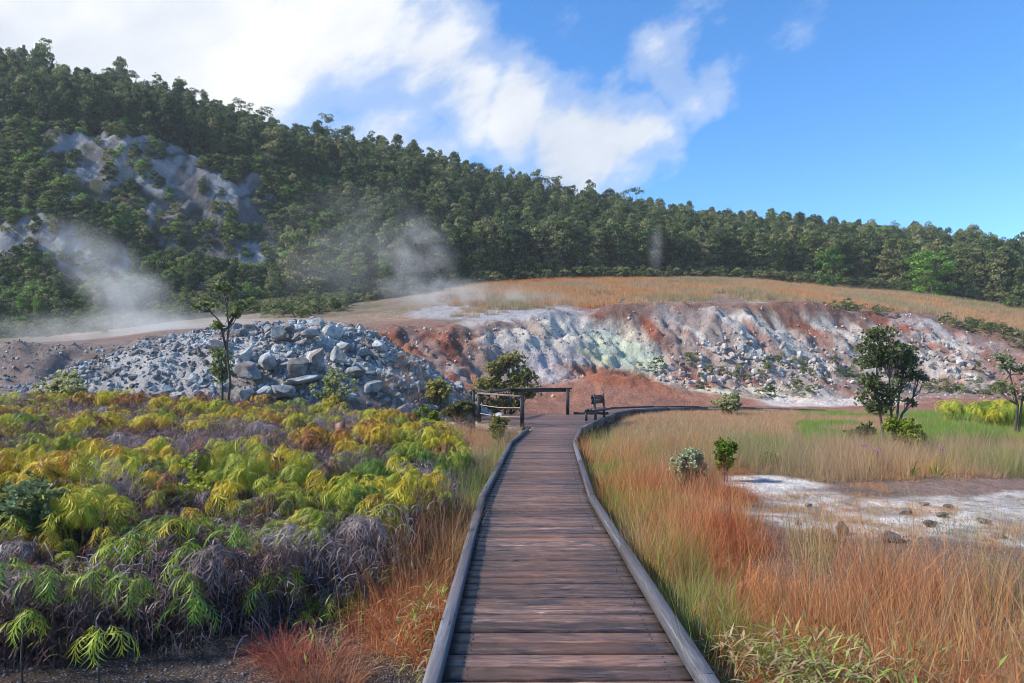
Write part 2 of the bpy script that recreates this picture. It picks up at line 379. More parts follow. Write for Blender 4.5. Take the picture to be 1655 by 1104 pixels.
M['antenna'] = m_plain('green_paint', (0.05, 0.13, 0.12), 0.5)
M['antenna_grey'] = m_plain('nail_steel', (0.03, 0.027, 0.025), 0.6)
M['violet'] = m_plain('violet_petals', (0.42, 0.12, 0.40), 0.6)
M['dirtwhite'] = m_plain('grey_box', (0.5, 0.5, 0.5), 0.6)

# ------------------------------------------------------------------ ground sheet
def axis(segs):
    a = [segs[0][0]]
    for s0, s1, st0, st1 in segs:
        v = s0
        while v < s1-1e-6:
            t = (v-s0)/(s1-s0); v = min(s1, v + st0+(st1-st0)*t); a.append(v)
    return np.array(sorted(set(np.round(a, 4))))
xs = axis([(-420, -110, 40, 3), (-110, -45, 1.0, 0.5), (-45, -14, 0.4, 0.2), (-14, 14, 0.17, 0.17), (14, 60, 0.2, 0.4), (60, 115, 0.5, 2), (115, 420, 3, 40)])
ys = axis([(-120, -12, 20, 1.0), (-12, 3, 0.5, 0.2), (3, 20, 0.12, 0.16), (20, 66, 0.22, 0.26), (66, 150, 0.4, 1.0), (150, 260, 1.5, 5), (260, 430, 10, 20)])
X, Y = np.meshgrid(xs, ys)
Z = height(X, Y)
SX, SY = toscreen(X, Y, Z)
sh = X.shape
def blob(cx, cy, rx, ry, wob=0.25, seed=0, rot=0.0):
    dx = (SX-cx); dy = (SY-cy)
    c, s_ = math.cos(rot), math.sin(rot)
    u = (dx*c+dy*s_)/rx; v = (-dx*s_+dy*c)/ry
    d = np.sqrt(u*u+v*v) + (fbm(X*0.4+seed, Y*0.25, 90+seed, 4)-0.5)*wob*3
    return (1-sstep(0.72, 1.15, d))
col = np.zeros(sh+(3,))
def setc(c, m):
    global col
    col = col*(1-m[..., None]) + np.array(c)*m[..., None]
def fN(f, s, o=4): return fbm(X*f, Y*f, s, o)
px_ = PX0 + F*X/np.maximum(Y, 12)
fYv = np.interp(px_, TB[:,0], TB[:,4]); lYv = np.interp(px_, TB[:,0], TB[:,2]); bYv = np.interp(px_, TB[:,0], TB[:,6])
col[:] = (0.085, 0.065, 0.055)                         # dark soil
setc((0.15, 0.10, 0.075), sstep(0.45, 0.6, fN(0.5, 201)))
# right pebbly border and flats
flat = sstep(1.0, 2.2, X)*(1-sstep(30, 38, Y))
setc((0.21, 0.135, 0.10), flat*0.8)
pan = (1-sstep(0.85, 1.1, np.sqrt(((X-8.8)/5.6)**2 + ((Y-9.45-0.06*(X-8))/2.0)**2) + (fN(0.7, 211)-0.5)*0.7))*(Y < 13.5)
pan = np.maximum(pan, (1-sstep(0.7, 1.1, np.sqrt(((X-4.6)/1.0)**2 + ((Y-11.9)/1.7)**2)+(fN(0.9, 213)-0.5)*0.6)))
setc((0.76, 0.72, 0.68), pan*(0.6+0.4*sstep(0.36, 0.56, fN(1.3, 214, 5)))*(1-.6*sstep(.56, .64, fN(3.1, 215))))
setc((0.26, 0.17, 0.14), (1-sstep(0.7, 1.1, np.sqrt(((X-10.5)/5.5)**2 + ((Y-11.9)/0.75)**2)+(fN(0.8, 217)-0.5)*0.5)))
# pale bare path left of the boardwalk and around the platform
setc((0.36, 0.24, 0.18), 1-sstep(0.6, 1.1, np.sqrt(((X+1.2)/1.6)**2+((Y-18)/4.5)**2)+(fN(0.8, 221)-0.5)*0.7))
# behind platform / bank toe: red-brown earth
toe = sstep(31, 38, Y)*(1-sstep(0, 2, Y-fYv))
setc((0.30, 0.145, 0.10), toe)
# bank
bank = sstep(-3, 0, Y-fYv)*(1-sstep(-0.5, 1.5, Y-lYv))
setc((0.33, 0.26, 0.235), bank)
setc((0.33, 0.17, 0.12), bank*sstep(0.54, 0.64, fN(0.22, 231)))
setc((0.42, 0.38, 0.37), bank*sstep(0.47, 0.62, fN(0.3, 233))*sstep(820, 900, px_))
setc((0.24, 0.085, 0.055), bank*sstep(0.56, 0.68, fN(0.45, 236)))
# terrace
ter = sstep(-1.2, 0.8, Y-lYv)
setc((0.22, 0.155, 0.125), ter)
setc((0.30, 0.21, 0.15), ter*sstep(0.48, 0.6, fN(0.12, 241)))
setc((0.24, 0.14, 0.11), ter*(1-sstep(2, 9, Y-lYv))*sstep(0.4, 0.55, fN(0.25, 243)))
setc((0.17, 0.15, 0.09), ter*(1-sstep(600, 760, px_))*sstep(8, 16, Y-lYv)*sstep(.35, .55, fN(.3, 245)))
# mineral staining on the bank
def P(c, *a, **k):
    w = k.pop('w', 1.0); setc(c, w*blob(*a, **k)*(Y > 30)*(Y < 90))
W1 = (0.54, 0.50, 0.44); W2 = (0.45, 0.50, 0.38); YL = (0.56, 0.56, 0.27); CR = (0.56, 0.50, 0.38)
P((0.42, 0.385, 0.36), 860, 535, 120, 30, seed=1); P(W1, 950, 560, 130, 45, seed=2, rot=0.25); P(W1, 1010, 590, 110, 32, seed=3, rot=0.3)
P((0.44, 0.40, 0.40), 880, 590, 70, 30, seed=12); P((0.36, 0.36, 0.38), 800, 505, 160, 12, seed=13, w=.8)
P(W2, 1010, 575, 75, 28, seed=4, rot=0.35, w=0.85); P(YL, 1045, 615, 40, 9, seed=5, rot=0.4, w=0.8); P(YL, 960, 575, 30, 9, seed=6, w=0.5, rot=.5)
P(CR, 1010, 535, 35, 12, seed=7, rot=0.5, w=.8); P(CR, 1260, 510, 55, 14, seed=8, rot=0.35); P(YL, 1285, 520, 40, 9, seed=9, rot=0.4, w=0.7)
P(W1, 1300, 560, 190, 52, seed=10, w=0.8, rot=.15); P((.42,.40,.40), 1160, 540, 110, 34, seed=26, w=.7, rot=.3); P(W1, 1530, 580, 80, 30, seed=11, w=0.7, rot=.4); P(W1, 1150, 565, 60, 40, seed=14, w=0.6, rot=.5)
P(CR, 1190, 637, 130, 13, seed=15); P((0.64, 0.60, 0.47), 1210, 636, 80, 9, seed=16); P((0.60, 0.52, 0.47), 1330, 650, 160, 8, seed=17)
P((0.30, 0.10, 0.055), 1060, 540, 45, 12, seed=18, rot=0.8); P((0.28, 0.09, 0.05), 1290, 528, 40, 9, seed=19, rot=.4); P((0.26, 0.08, 0.05), 1600, 530, 60, 10, seed=20, rot=.5)
P((0.33, 0.12, 0.065), 1000, 612, 100, 14, seed=21, rot=.2); P((0.36, 0.15, 0.09), 1120, 640, 120, 10, seed=22, rot=.12, w=.9)
P((0.30, 0.12, 0.07), 650, 560, 90, 14, seed=23, rot=.25, w=.7); P((0.20, 0.06, 0.04), 650, 543, 130, 5, seed=24)
P((0.30, 0.11, 0.065), 1130, 608, 70, 10, seed=25, w=.8)
# runnels of brown and rust following the fall of the slope, broken crust between
rk = X*0.9+(Y-50)*0.62
run1 = fbm(rk*.55, Y*.12, 251, 4); run2 = fbm(rk*.9+9, Y*.2, 252, 4); crk = np.abs(fbm(X*1.1, Y*1.1, 253, 4)-.5)
upr = sstep(.1, .8, (Y-fYv)/(lYv-fYv))
setc((0.25, 0.18, 0.155), bank*sstep(.55, .62, run1)*.75*(1-.7*sstep(860, 900, px_)*sstep(1090, 1050, px_)))
setc((0.30, 0.115, 0.07), bank*sstep(.60, .66, run2)*.8*(.3+.7*upr)*(1-.7*sstep(860, 900, px_)*sstep(1090, 1050, px_)))
setc((0.12, 0.075, 0.06), bank*(1-sstep(.0, .035, crk))*.5)
setc((0.19, 0.10, 0.075), bank*sstep(-3.0, -1.5, Y-lYv)*sstep(.42, .55, fN(.18, 254))*.8)  # red-brown band below the lip, overhang shade painted into its tone
# cliff and hillside
hillm = sstep(-4, 2, Y-bYv)
setc((0.05, 0.05, 0.03), hillm)
def cliffmask(px, py, x, y):
    n = (fbm(x*0.13, y*0.6+py*0.02, 301, 4)-0.5)*2.6
    def e(cx, cy, rx, ry): return np.sqrt(((px-cx)/rx)**2+((py-cy)/ry)**2)+n
    d = np.minimum.reduce([e(150, 236, 74, 40), e(258, 262, 124, 62), e(285, 322, 112, 54), e(30, 385, 120, 72), e(140, 430, 105, 56), e(350, 408, 105, 44), e(620, 345, 22, 14), e(690, 350, 14, 10)])
    return 1-sstep(0.8, 1.05, d)
cm = cliffmask(SX, SY, X, Y)*(Y > 82)
setc((0.23, 0.235, 0.255), cm)
setc((0.13, 0.12, 0.125), cm*sstep(0.50, 0.57, fbm(X*0.5, Z*0.2, 311, 5)))
setc((0.05, 0.055, 0.035), cm*sstep(.56, .62, fbm(X*.35, Z*.5, 313, 4)))
# rubble mound
mr = np.sqrt((np.where(X < -10, (X+10)/13.0, (X+10)/9.3))**2 + (np.where(Y < 31, (Y-31)/7.5, (Y-31)/9.0))**2)
mm = (1-sstep(0.82, 1.02, mr+(fN(0.3, 321)-0.5)*0.2))
setc((0.40, 0.385, 0.38), mm); setc((0.24, 0.20, 0.18), mm*sstep(0.55, 0.66, fN(0.6, 323)))
setc((0.36, 0.22, 0.16), mm*sstep(31, 34, Y)*sstep(-6,-12,X)*0.6)
lf = sstep(-15, -19, X)*(Y > 20)*(Y < 45)
setc((0.20, 0.17, 0.155), lf*0.8)
grit = np.clip((1-sstep(10, 18, Y))*0.85*(1-0.75*pan), 0, 1)*sstep(0.25, 0.5, fN(0.7, 331)+0.15)
V = np.stack([X.ravel(), Y.ravel(), Z.ravel()], 1)
nx, ny = len(xs), len(ys)
ii = (np.arange(ny-1)[:, None]*nx + np.arange(nx-1)[None, :]).ravel()
Fq = np.stack([ii, ii+1, ii+1+nx, ii+nx], 1)
me = mesh_np('ground', V, Fq.ravel(), np.full(len(Fq), 4), True)
ca = me.color_attributes.new('zone', 'FLOAT_COLOR', 'POINT')
ca.data.foreach_set('color', np.concatenate([np.clip(col.reshape(-1, 3), 0, 1), np.ones((V.shape[0], 1))], 1).astype(np.float32).ravel())
ga = me.attributes.new('grit', 'FLOAT', 'POINT'); ga.data.foreach_set('value', grit.ravel().astype(np.float32))
me.materials.append(M['ground'])
tag(link_obj('ground', me), kind='structure')

# ------------------------------------------------------------------ instanced cover (stuff)
def cover(name, sources, pts, rot, scl, idx, tint, label):
    """one object whose points carry copies of the source meshes"""
    coll = bpy.data.collections.new(name+'_source')
    for k, o in enumerate(sources):
        o.name = 'source_%02d_%s' % (k, name); coll.objects.link(o)
    me = bpy.data.meshes.new(name); n = len(pts)
    me.vertices.add(n); me.vertices.foreach_set('co', np.asarray(pts, dtype=np.float32).ravel())
    a = me.attributes.new('rot', 'FLOAT_VECTOR', 'POINT'); a.data.foreach_set('vector', np.asarray(rot, dtype=np.float32).ravel())
    a = me.attributes.new('scl', 'FLOAT_VECTOR', 'POINT'); a.data.foreach_set('vector', np.asarray(scl, dtype=np.float32).ravel())
    a = me.attributes.new('idx', 'INT', 'POINT'); a.data.foreach_set('value', np.asarray(idx, dtype=np.int32))
    a = me.attributes.new('tint', 'FLOAT', 'POINT'); a.data.foreach_set('value', np.asarray(tint, dtype=np.float32))
    me.update()
    o = link_obj(name, me)
    g = bpy.data.node_groups.new(name, 'GeometryNodeTree')
    g.interface.new_socket('Geometry', in_out='INPUT', socket_type='NodeSocketGeometry')
    g.interface.new_socket('Geometry', in_out='OUTPUT', socket_type='NodeSocketGeometry')
    gi = g.nodes.new('NodeGroupInput'); go = g.nodes.new('NodeGroupOutput')
    ip = g.nodes.new('GeometryNodeInstanceOnPoints'); ci = g.nodes.new('GeometryNodeCollectionInfo')
    ci.inputs['Collection'].default_value = coll; ci.inputs['Separate Children'].default_value = True; ci.inputs['Reset Children'].default_value = True
    def na(nm, t):
        k = g.nodes.new('GeometryNodeInputNamedAttribute'); k.data_type = t; k.inputs[0].default_value = nm; return k.outputs[0]
    e2r = g.nodes.new('FunctionNodeEulerToRotation'); g.links.new(na('rot', 'FLOAT_VECTOR'), e2r.inputs[0])
    m2p = g.nodes.new('GeometryNodeMeshToPoints')
    g.links.new(gi.outputs[0], m2p.inputs[0])
    g.links.new(m2p.outputs[0], ip.inputs['Points']); g.links.new(ci.outputs[0], ip.inputs['Instance'])
    ip.inputs['Pick Instance'].default_value = True
    g.links.new(na('idx', 'INT'), ip.inputs['Instance Index']); g.links.new(e2r.outputs[0], ip.inputs['Rotation']); g.links.new(na('scl', 'FLOAT_VECTOR'), ip.inputs['Scale'])
    g.links.new(ip.outputs[0], go.inputs[0])
    md = o.modifiers.new('cover', 'NODES'); md.node_group = g
    tag(o, label, kind='stuff')
    return o
def rnd_rot(n, tilt=0.12):
    return np.stack([N.normal(0, tilt, n), N.normal(0, tilt, n), N.uniform(0, 2*PI, n)], 1)
def uni(s): s = np.asarray(s); return np.stack([s, s, s], 1)

# ------------------------------------------------------------------ boulders
def rock_mesh(name, seed, m, sub=3, flat=0.75):
    rg = np.random.default_rng(seed)
    import bmesh
    bm = bmesh.new(); bmesh.ops.create_icosphere(bm, subdivisions=sub, radius=1.0)
    P_ = np.array([v.co[:] for v in bm.verts])
    for k in range(11):
        n = rg.normal(size=3); n /= np.linalg.norm(n); d = rg.uniform(0.42, 0.82)
        pr = P_@n; over = pr > d
        P_[over] -= np.outer(pr[over]-d, n)
    P_ *= np.array([1.0, rg.uniform(0.7, 1.0), rg.uniform(flat-0.15, flat+0.15)])
    r = np.linalg.norm(P_, axis=1, keepdims=True)
    nn = fbm(P_[:,0]*2.5+seed*3, P_[:,1]*2.5+P_[:,2]*1.7, seed, 3)-0.5
    P_ *= 1+nn[:, None]*0.22
    for v, p in zip(bm.verts, P_): v.co = p
    me = bpy.data.meshes.new(name); bm.to_mesh(me); bm.free(); me.materials.append(m)
    me.polygons.foreach_set('use_smooth', np.zeros(len(me.polygons), bool))
    return me
BO = [rock_mesh('boulder', 100+k, M['rock']) for k in range(8)]
placed = []
def boulder(px, py, Y_, wpx, hpx, k, rz, label, group=None, tilt=(0,0)):
    x = (px-PX0)*Y_/F; w = wpx*Y_/F/2*1.15; h = hpx*Y_/F/2*1.3
    z = CAMZ-(py-PY0)*Y_/F
    o = link_obj('boulder', BO[k % 8], loc=(x, Y_, z)); o.scale = (w, w*0.9, h); o.rotation_euler = (tilt[0], tilt[1], rz)
    tag(o, label, 'boulder', group); placed.append((x, Y_, w)); return o
def surfY(px, py, y0=22, y1=40):
    yv = np.linspace(y0, y1, 240); xv = (px-PX0)*yv/F; zv = height(xv, yv); sy = PY0-F*(zv-CAMZ)/yv
    k = np.where(sy <= py)[0]
    return float(yv[k[0]]) if len(k) else None
big = [(430,582,46,44,'upright rounded boulder with brown side left of centre on the rubble mound'),(487,592,40,50,'tall smooth teal-grey boulder facing the boardwalk on the mound'),(512,580,42,52,'pointed pale grey boulder at the heart of the rubble mound'),(544,578,36,40,'square blue-grey boulder right of the pointed one on the mound'),
 (400,600,52,38,'wedge-shaped pale boulder low on the mound near the small tree'),(398,572,24,34,'dark brown upright boulder beside the small tree on the mound'),(452,542,26,34,'tall thin grey boulder near the crest of the mound'),(505,538,34,24,'rounded pale boulder on the crest of the mound'),
 (485,615,76,16,'long flat slab of rock lying low on the mound'),(402,636,34,30,'pale rounded boulder at the foot of the mound above the ferns'),(455,632,46,34,'bluish block at the foot of the mound in the middle'),(430,635,30,24,'small whitish boulder between two larger ones at the mound foot'),
 (615,560,26,24,'pale boulder on the right shoulder of the rubble mound'),(575,600,44,26,'broad whitish boulder on the lower right of the mound'),(655,665,44,54,'large brown-grey boulder standing alone at the right end of the ferns'),(600,625,40,30,'brown-grey block on the right foot of the mound'),
 (530,655,44,30,'violet-grey boulder at the mound foot behind yellow ferns'),(560,640,40,26,'grey boulder wedged at the lower right foot of the mound')]
for k, (px, py, w, h, lb) in enumerate(big):
    Y_ = surfY(px, py+h*0.3, 20, 40) or 25.0
    if px == 655: Y_ = 21.3
    ob_ = boulder(px, py, max(21.0, Y_-0.3), w, h, k*3+1, R.uniform(0, 6.3), lb, tilt=(R.uniform(-.3,.3), R.uniform(-.3,.3)))
    if px == 655: ob_.data = rock_mesh('boulder', 171, M['stone']); ob_.scale = (.5, .45, .66); ob_.rotation_euler = (0, 0, 1)
cnt = 0; tries = 0
while cnt < 270 and tries < 8000:
    tries += 1
    a = R.uniform(0, 2*PI); rr_ = math.sqrt(R.random())
    x = -10+(13.0 if math.cos(a) < 0 else 9.3)*rr_*math.cos(a); y = 31+rr_*7.6*math.sin(a)
    if y > 33.5 or (x < -12.5 and R.random() < 0.85): continue
    sz = 0.16+0.52*R.random()**2.3*(1.0 if x > -12 else 0.5)
    if any((x-q[0])**2+(y-q[1])**2 < (0.75*(sz+q[2]))**2 for q in placed): continue
    z = H(x, y)+sz*0.12
    o = link_obj('boulder', BO[R.randrange(8)], loc=(x, y, z)); o.scale = (sz*R.uniform(.85,1.25), sz, sz*R.uniform(.7,1.1)); o.rotation_euler = (R.uniform(-.5,.5), R.uniform(-.5,.5), R.uniform(0,6.3))
    tag(o, 'blue-grey angular rock heaped on the big rubble mound behind the ferns', 'boulder', 'rocks heaped on the rubble mound'); placed.append((x, y, sz)); cnt += 1
# rubble between
SM = [bpy.data.objects.new('rubble_piece', rock_mesh('rubble_piece', 300+k, M['rock'], 2)) for k in range(5)]
n = 15000
a = N.uniform(0, 2*PI, n); q = np.sqrt(N.uniform(0, 1, n))
x = -10+np.where(np.cos(a) < 0, 13.4, 9.8)*q*np.cos(a); y = 31+8.2*q*np.sin(a); ok = y < 35; x = x[ok]; y = y[ok]
xa = N.uniform(-34, -17, 2500); ya = N.uniform(27, 43, 2500); x = np.concatenate([x, xa]); y = np.concatenate([y, ya])
s = 0.03+0.2*N.uniform(0, 1, len(x))**2.6*np.where(x < -12, .75, 1)
cover('mound_rubble', SM, np.stack([x, y, height(x, y)+s*0.15], 1), N.uniform(-3, 3, (len(x), 3)), uni(s), N.integers(0, 5, len(x)), N.uniform(0, 1, len(x)), 'small grey rubble filling the mound between the boulders')
# bank rubble
SB = [bpy.data.objects.new('rubble_piece', rock_mesh('bank_piece', 320+k, M['rubble'], 2)) for k in range(5)]
n = 60000
x = N.uniform(-12, 48, n); y = N.uniform(40, 66, n); z = height(x, y); sx, sy = toscreen(x, y, z)
fy = np.interp(sx, TB[:,0], TB[:,4]); ly = np.interp(sx, TB[:,0], TB[:,2]); q = (y-fy)/(ly-fy)
def eb(cx, cy, rx, ry, rot=0):
    dx = sx-cx; dy = sy-cy; c, s_ = math.cos(rot), math.sin(rot)
    return np.exp(-(((dx*c+dy*s_)/rx)**2+((-dx*s_+dy*c)/ry)**2))
dens = 1.0*eb(1290, 590, 170, 38) + 0.9*eb(1190, 575, 70, 35) + 0.8*eb(1100, 610, 60, 14) + 0.9*eb(1520, 580, 110, 30, .35)+0.10+0.5*eb(900, 545, 110, 25)+.3*eb(700,560,120,25)
ok = (N.uniform(0, 1, n) < dens*0.28*(0.4+fbm(x*.4, y*.4, 400, 3))) & (q > -0.25) & (q < 0.93)
x, y, z = x[ok], y[ok], z[ok]; dn = dens[ok]
s = 0.05+0.40*N.uniform(0, 1, len(x))**3.4*np.clip(dn, 0.3, 1)
cover('bank_rubble', SB, np.stack([x, y, z+s*0.2], 1), N.uniform(-3, 3, (len(x), 3)), uni(s), N.integers(0, 5, len(x)), N.uniform(0, 1, len(x)), 'pale loose rock scattered down the coloured bank')
# stones on the white pan
ST = [rock_mesh('stone', 350+k, M['stone']) for k in range(4)]
for px, py, w, h, lb in [(1362,858,26,34,'largest dark stone on the white pan, tall with a flat top'),(1337,866,13,16,'small dark stone just beside the tallest stone on the pan'),(1289,849,12,14,'dark pebble alone on the pan nearer the boardwalk'),(1306,810,12,9,'black stone at the far rim of the white pan'),
  (1462,822,20,16,'dark stone behind the tall stalks in the middle of the pan'),(1500,845,26,22,'brown-grey stone half hidden by tall stalks on the pan'),(1440,873,44,22,'broad low grey stone sunk in the near edge of the pan'),(1520,828,20,12,'flat grey stone on the far part of the pan'),(1533,815,14,10,'small stone on the brown rim of the pan'),(1492,809,18,8,'low flat stone on the brown rim of the pan'),(1590,838,20,13,'pale grey stone near the edge of view on the pan'),(1615,870,26,12,'low stone by the outermost part of the pan'),(1343,875,18,10,'flat dark stone in front of the tallest stone on the pan')]:
    Yg = 1.9*F/(py+h*0.35-PY0); x = (px-PX0)*Yg/F; z = H(x, Yg)
    o = link_obj('stone', ST[R.randrange(4)], loc=(x, Yg, z+h*Yg/F*0.3)); w_ = w*Yg/F/2*1.15; o.scale = (w_, w_, h*Yg/F/2*1.3); o.rotation_euler = (0, 0, R.uniform(0, 6)); tag(o, lb, 'stone')

# ------------------------------------------------------------------ boardwalk
def add_grain(me, gx, wear=None):
    a = me.attributes.new('grain', 'FLOAT_VECTOR', 'POINT'); a.data.foreach_set('vector', np.asarray(gx, dtype=np.float32).ravel())
    if wear is not None:
        w = me.attributes.new('wear', 'FLOAT', 'POINT'); w.data.foreach_set('value', np.asarray(wear, dtype=np.float32))
class Timber:
    """collects boards with grain coordinates"""
    def __init__(s): s.mb = MB(); s.g = []; s.w = []
    def beam(s, p0, p1, w, h, a=None, up=(0,0,1), bev=0.006, segs=1, mid=0.0):
        p0, p1 = Vector(p0), Vector(p1); d = p1-p0; L = d.length; d.normalize(); up = Vector(up)
        u = d.cross(up).normalized(); v = u.cross(d).normalized(); off = R.uniform(0, 60)
        hw, hh = w/2, h/2
        prof = [(-hw+bev, -hh), (hw-bev, -hh), (hw, -hh+bev), (hw, hh-bev), (hw-bev, hh), (-hw+bev, hh), (-hw, hh-bev), (-hw, -hh+bev)]
        V = []; wr = []
        for k in range(segs+1):
            t = k/segs
            for (pu, pv) in prof:
                V.append(p0+d*(L*t)+u*pu+v*pv); s.g.append((L*t+off, pu+off*0.37, pv+off*0.71))
                s.w.append(mid*math.sin(PI*t)**1.5 if segs > 1 else 0.0)
        Fs = [tuple(range(8)), tuple(segs*8+7-k for k in range(8))]
        for k in range(segs): Fs += [(k*8+(j+1) % 8, k*8+j, (k+1)*8+j, (k+1)*8+(j+1) % 8) for j in range(8)]
        s.mb.add(V, Fs, R.random() if a is None else a)
    def build(s, name, m, parent=None):
        o = s.mb.build(name, m, parent); add_grain(o.data, s.g, s.w); return o
DZ = 0.30
# outer edges of the run (left, right)
LE = [(-0.45, -1.0), (-0.45, 3.36), (-0.43, 8.8), (-0.07, 16.4), (0.44, 20.9)]
RE = [(1.04, -1.0), (1.04, 3.5), (1.08, 8.9), (1.54, 16.4), (2.2, 21.3)]
def lerp_edge(E, y):
    for a, b in zip(E[:-1], E[1:]):
        if y <= b[1]: t = (y-a[1])/(b[1]-a[1]); return a[0]+(b[0]-a[0])*t
    a, b = E[-2], E[-1]; return a[0]+(b[0]-a[0])*(y-a[1])/(b[1]-a[1])
bw = empty('boardwalk', (0.3, 3, DZ)); tag(bw, 'long weathered timber boardwalk with low side kerbs running up to the platform', 'boardwalk')
def child(o, p):
    o.parent = p; o.matrix_parent_inverse = Matrix.Translation(p.location).inverted() if p.rotation_euler[2] == 0 else p.matrix_world.inverted(); return o
T = Timber(); y = -0.6
while y < 22.6:
    w = R.uniform(0.145, 0.156)
    xl = lerp_edge(LE, y)+0.03+R.uniform(-.012, .012); xr = lerp_edge(RE, y)-0.03+R.uniform(-.012, .012)
    sk = 0.03*(y > 9)+0.05*(y > 16.5)
    T.beam((xl, y+sk*0.7+R.uniform(-.004, .004), DZ-0.02+R.uniform(-.006, .003)), (xr, y-sk*0.7+R.uniform(-.003, .003), DZ-0.02+R.uniform(-.003, .002)), w, 0.04, segs=12, mid=1.0, a=min(1, max(0, R.gauss(0.5, 0.24))), bev=0.005)
    if y > 0.5:
        for nx_ in (xl+.16, xr-.16):
            for ny_ in (-.04, .04):
                cx_, cy_ = nx_+R.uniform(-.006, .006), y+ny_; rn_ = .0055
                T.mb.add([(cx_+rn_*math.cos(k*PI/3), cy_+rn_*math.sin(k*PI/3), DZ+zz_) for zz_ in (-.01, .0045) for k in range(6)], [tuple(range(6, 12))]+[(k, (k+1) % 6, (k+1) % 6+6, k+6) for k in range(6)], 0.0, 1)
                T.g += [(0, 0, 0)]*12; T.w += [0.0]*12
    y += w+R.uniform(0.017, 0.027)
child(T.build('deck', [M['deck'], M['antenna_grey']]), bw)
def kerb(E, off, name='kerb', z=None, m='kerb', w=0.08, h=0.085, zb=DZ+0.002, parent=bw, zs=None):
    T = Timber()
    for k, (a, b) in enumerate(zip(E[:-1], E[1:])):
        za = zb+h/2 if zs is None else zs[k]+h/2; zc = zb+h/2 if zs is None else zs[k+1]+h/2
        L = math.dist(a, b); nseg = max(1, round(L/3.6))
        for j in range(nseg):
            t0, t1 = j/nseg, (j+1)/nseg
            p0 = Vector((a[0]+(b[0]-a[0])*t0+off, a[1]+(b[1]-a[1])*t0, za+(zc-za)*t0)); p1 = Vector((a[0]+(b[0]-a[0])*t1+off, a[1]+(b[1]-a[1])*t1, za+(zc-za)*t1))
            d = (p1-p0).normalized(); T.beam(p0+d*0.004, p1-d*0.004, w*R.uniform(.94, 1.03), h*R.uniform(.95, 1.05), bev=0.005)
    return child(T.build(name, M[m]), parent)
kerb(LE, 0.04); kerb(RE, -0.04)
T = Timber()
for E, o_ in ((LE, 0.12), (RE, -0.12)):
    for a, b in zip(E[:-1], E[1:]): T.beam((a[0]+o_, a[1], DZ-0.115), (b[0]+o_, b[1], DZ-0.115), 0.05, 0.15)
child(T.build('joist', M['dark']), bw)
yy_ = 0.5
while yy_ < 21:
    for E, o_ in ((LE, 0.18), (RE, -0.18)):
        T = Timber(); x = lerp_edge(E, yy_)+o_
        T.beam((x, yy_, DZ-0.19), (x, yy_, H(x, yy_)-0.3), 0.1, 0.1, up=(0, 1, 0)); child(T.build('support_post', M['dark']), bw)
    yy_ += 2.6
# platform
pf = empty('viewing_platform', (1.2, 27, DZ)); tag(pf, 'timber viewing platform with dark top rails and posts at the boardwalk end', 'platform')
PL = [(0.34, 22.5), (-1.25, 24.9), (-1.62, 28.4), (-0.1, 30.7), (3.5, 30.7), (4.5, 29.6), (2.3, 21.9)]
def xrange_at(poly, y):
    xs_ = []
    for a, b in zip(poly, poly[1:]+poly[:1]):
        if (a[1]-y)*(b[1]-y) < 0: xs_.append(a[0]+(b[0]-a[0])*(y-a[1])/(b[1]-a[1]))
    return (min(xs_), max(xs_)) if len(xs_) > 1 else None
T = Timber(); y = 22.72
while y < 30.6:
    r_ = xrange_at(PL, y)
    if r_ and r_[1]-r_[0] > 0.3: T.beam((r_[0]+0.01, y, DZ-0.02), (r_[1]-0.01, y, DZ-0.02), 0.14, 0.04, segs=10, mid=0.8)
    y += 0.152
child(T.build('deck', M['deck']), pf)
T = Timber()
for a, b in ((PL[0], PL[1]), (PL[1], PL[2]), (PL[2], PL[3]), (PL[3], PL[4])):
    d = Vector((b[0]-a[0], b[1]-a[1])).normalized()*0.03; T.beam((a[0]+d.x, a[1]+d.y, DZ-0.13), (b[0]-d.x, b[1]-d.y, DZ-0.13), 0.05, 0.20)
child(T.build('fascia', M['pale']), pf)
T = Timber(); T.beam((0.30, 22.3, DZ-0.10), (0.30, 22.3, -0.15), 0.16, 0.16, up=(0,1,0)); child(T.build('support_post', M['pale']), pf)
for p in PL[1:4]:
    T = Timber(); T.beam((p[0]+.1, p[1], DZ-0.23), (p[0]+.1, p[1], -0.3), 0.1, 0.1, up=(0,1,0)); child(T.build('support_post', M['dark']), pf)
rail_a = [(0.30, 22.75, 1.31), (-1.22, 25.0, 1.37)]
rail_b = [(-1.62, 28.3, 1.47), (-0.82, 26.6, 1.37), (0.0, 30.45, 1.46), (2.68, 30.45, 1.46)]
def post(x, y, zt, w=0.10, m='dark', w2=None):
    T = Timber(); T.beam((x, y, DZ+0.001), (x, y, zt), w, w2 or w, up=(0,1,0)); return child(T.build('post', M[m]), pf)
post(0.34, 22.75, 1.27, 0.14); post(-1.2, 25.0, 1.33, 0.14); post(-1.58, 28.2, 1.43, 0.12); post(-0.05, 30.4, 1.43); post(2.48, 30.4, 1.43, 0.14)
T = Timber(); T.beam(rail_a[0], rail_a[1], 0.15, 0.06); child(T.build('top_rail', M['pale']), pf)
T = Timber()
for a, b in zip(rail_b[:-1], rail_b[1:]): T.beam(a, b, 0.22, 0.07)
child(T.build('top_rail', M['dark']), pf)
T = Timber(); T.beam((-0.05, 30.45, 1.37), (2.6, 30.45, 1.37), 0.06, 0.12); child(T.build('rail_beam', M['dark']), pf)
for zz in (0.62, 0.93):
    mb = MB(); a = Vector((0.34, 22.75, zz)); b = Vector((-1.2, 25.0, zz+0.02))
    mb.tube([a+(b-a)*t+Vector((0, 0, -0.05*math.sin(PI*t))) for t in np.linspace(0, 1, 9)], 0.014, 5); child(mb.build('cable', M['cable']), pf)
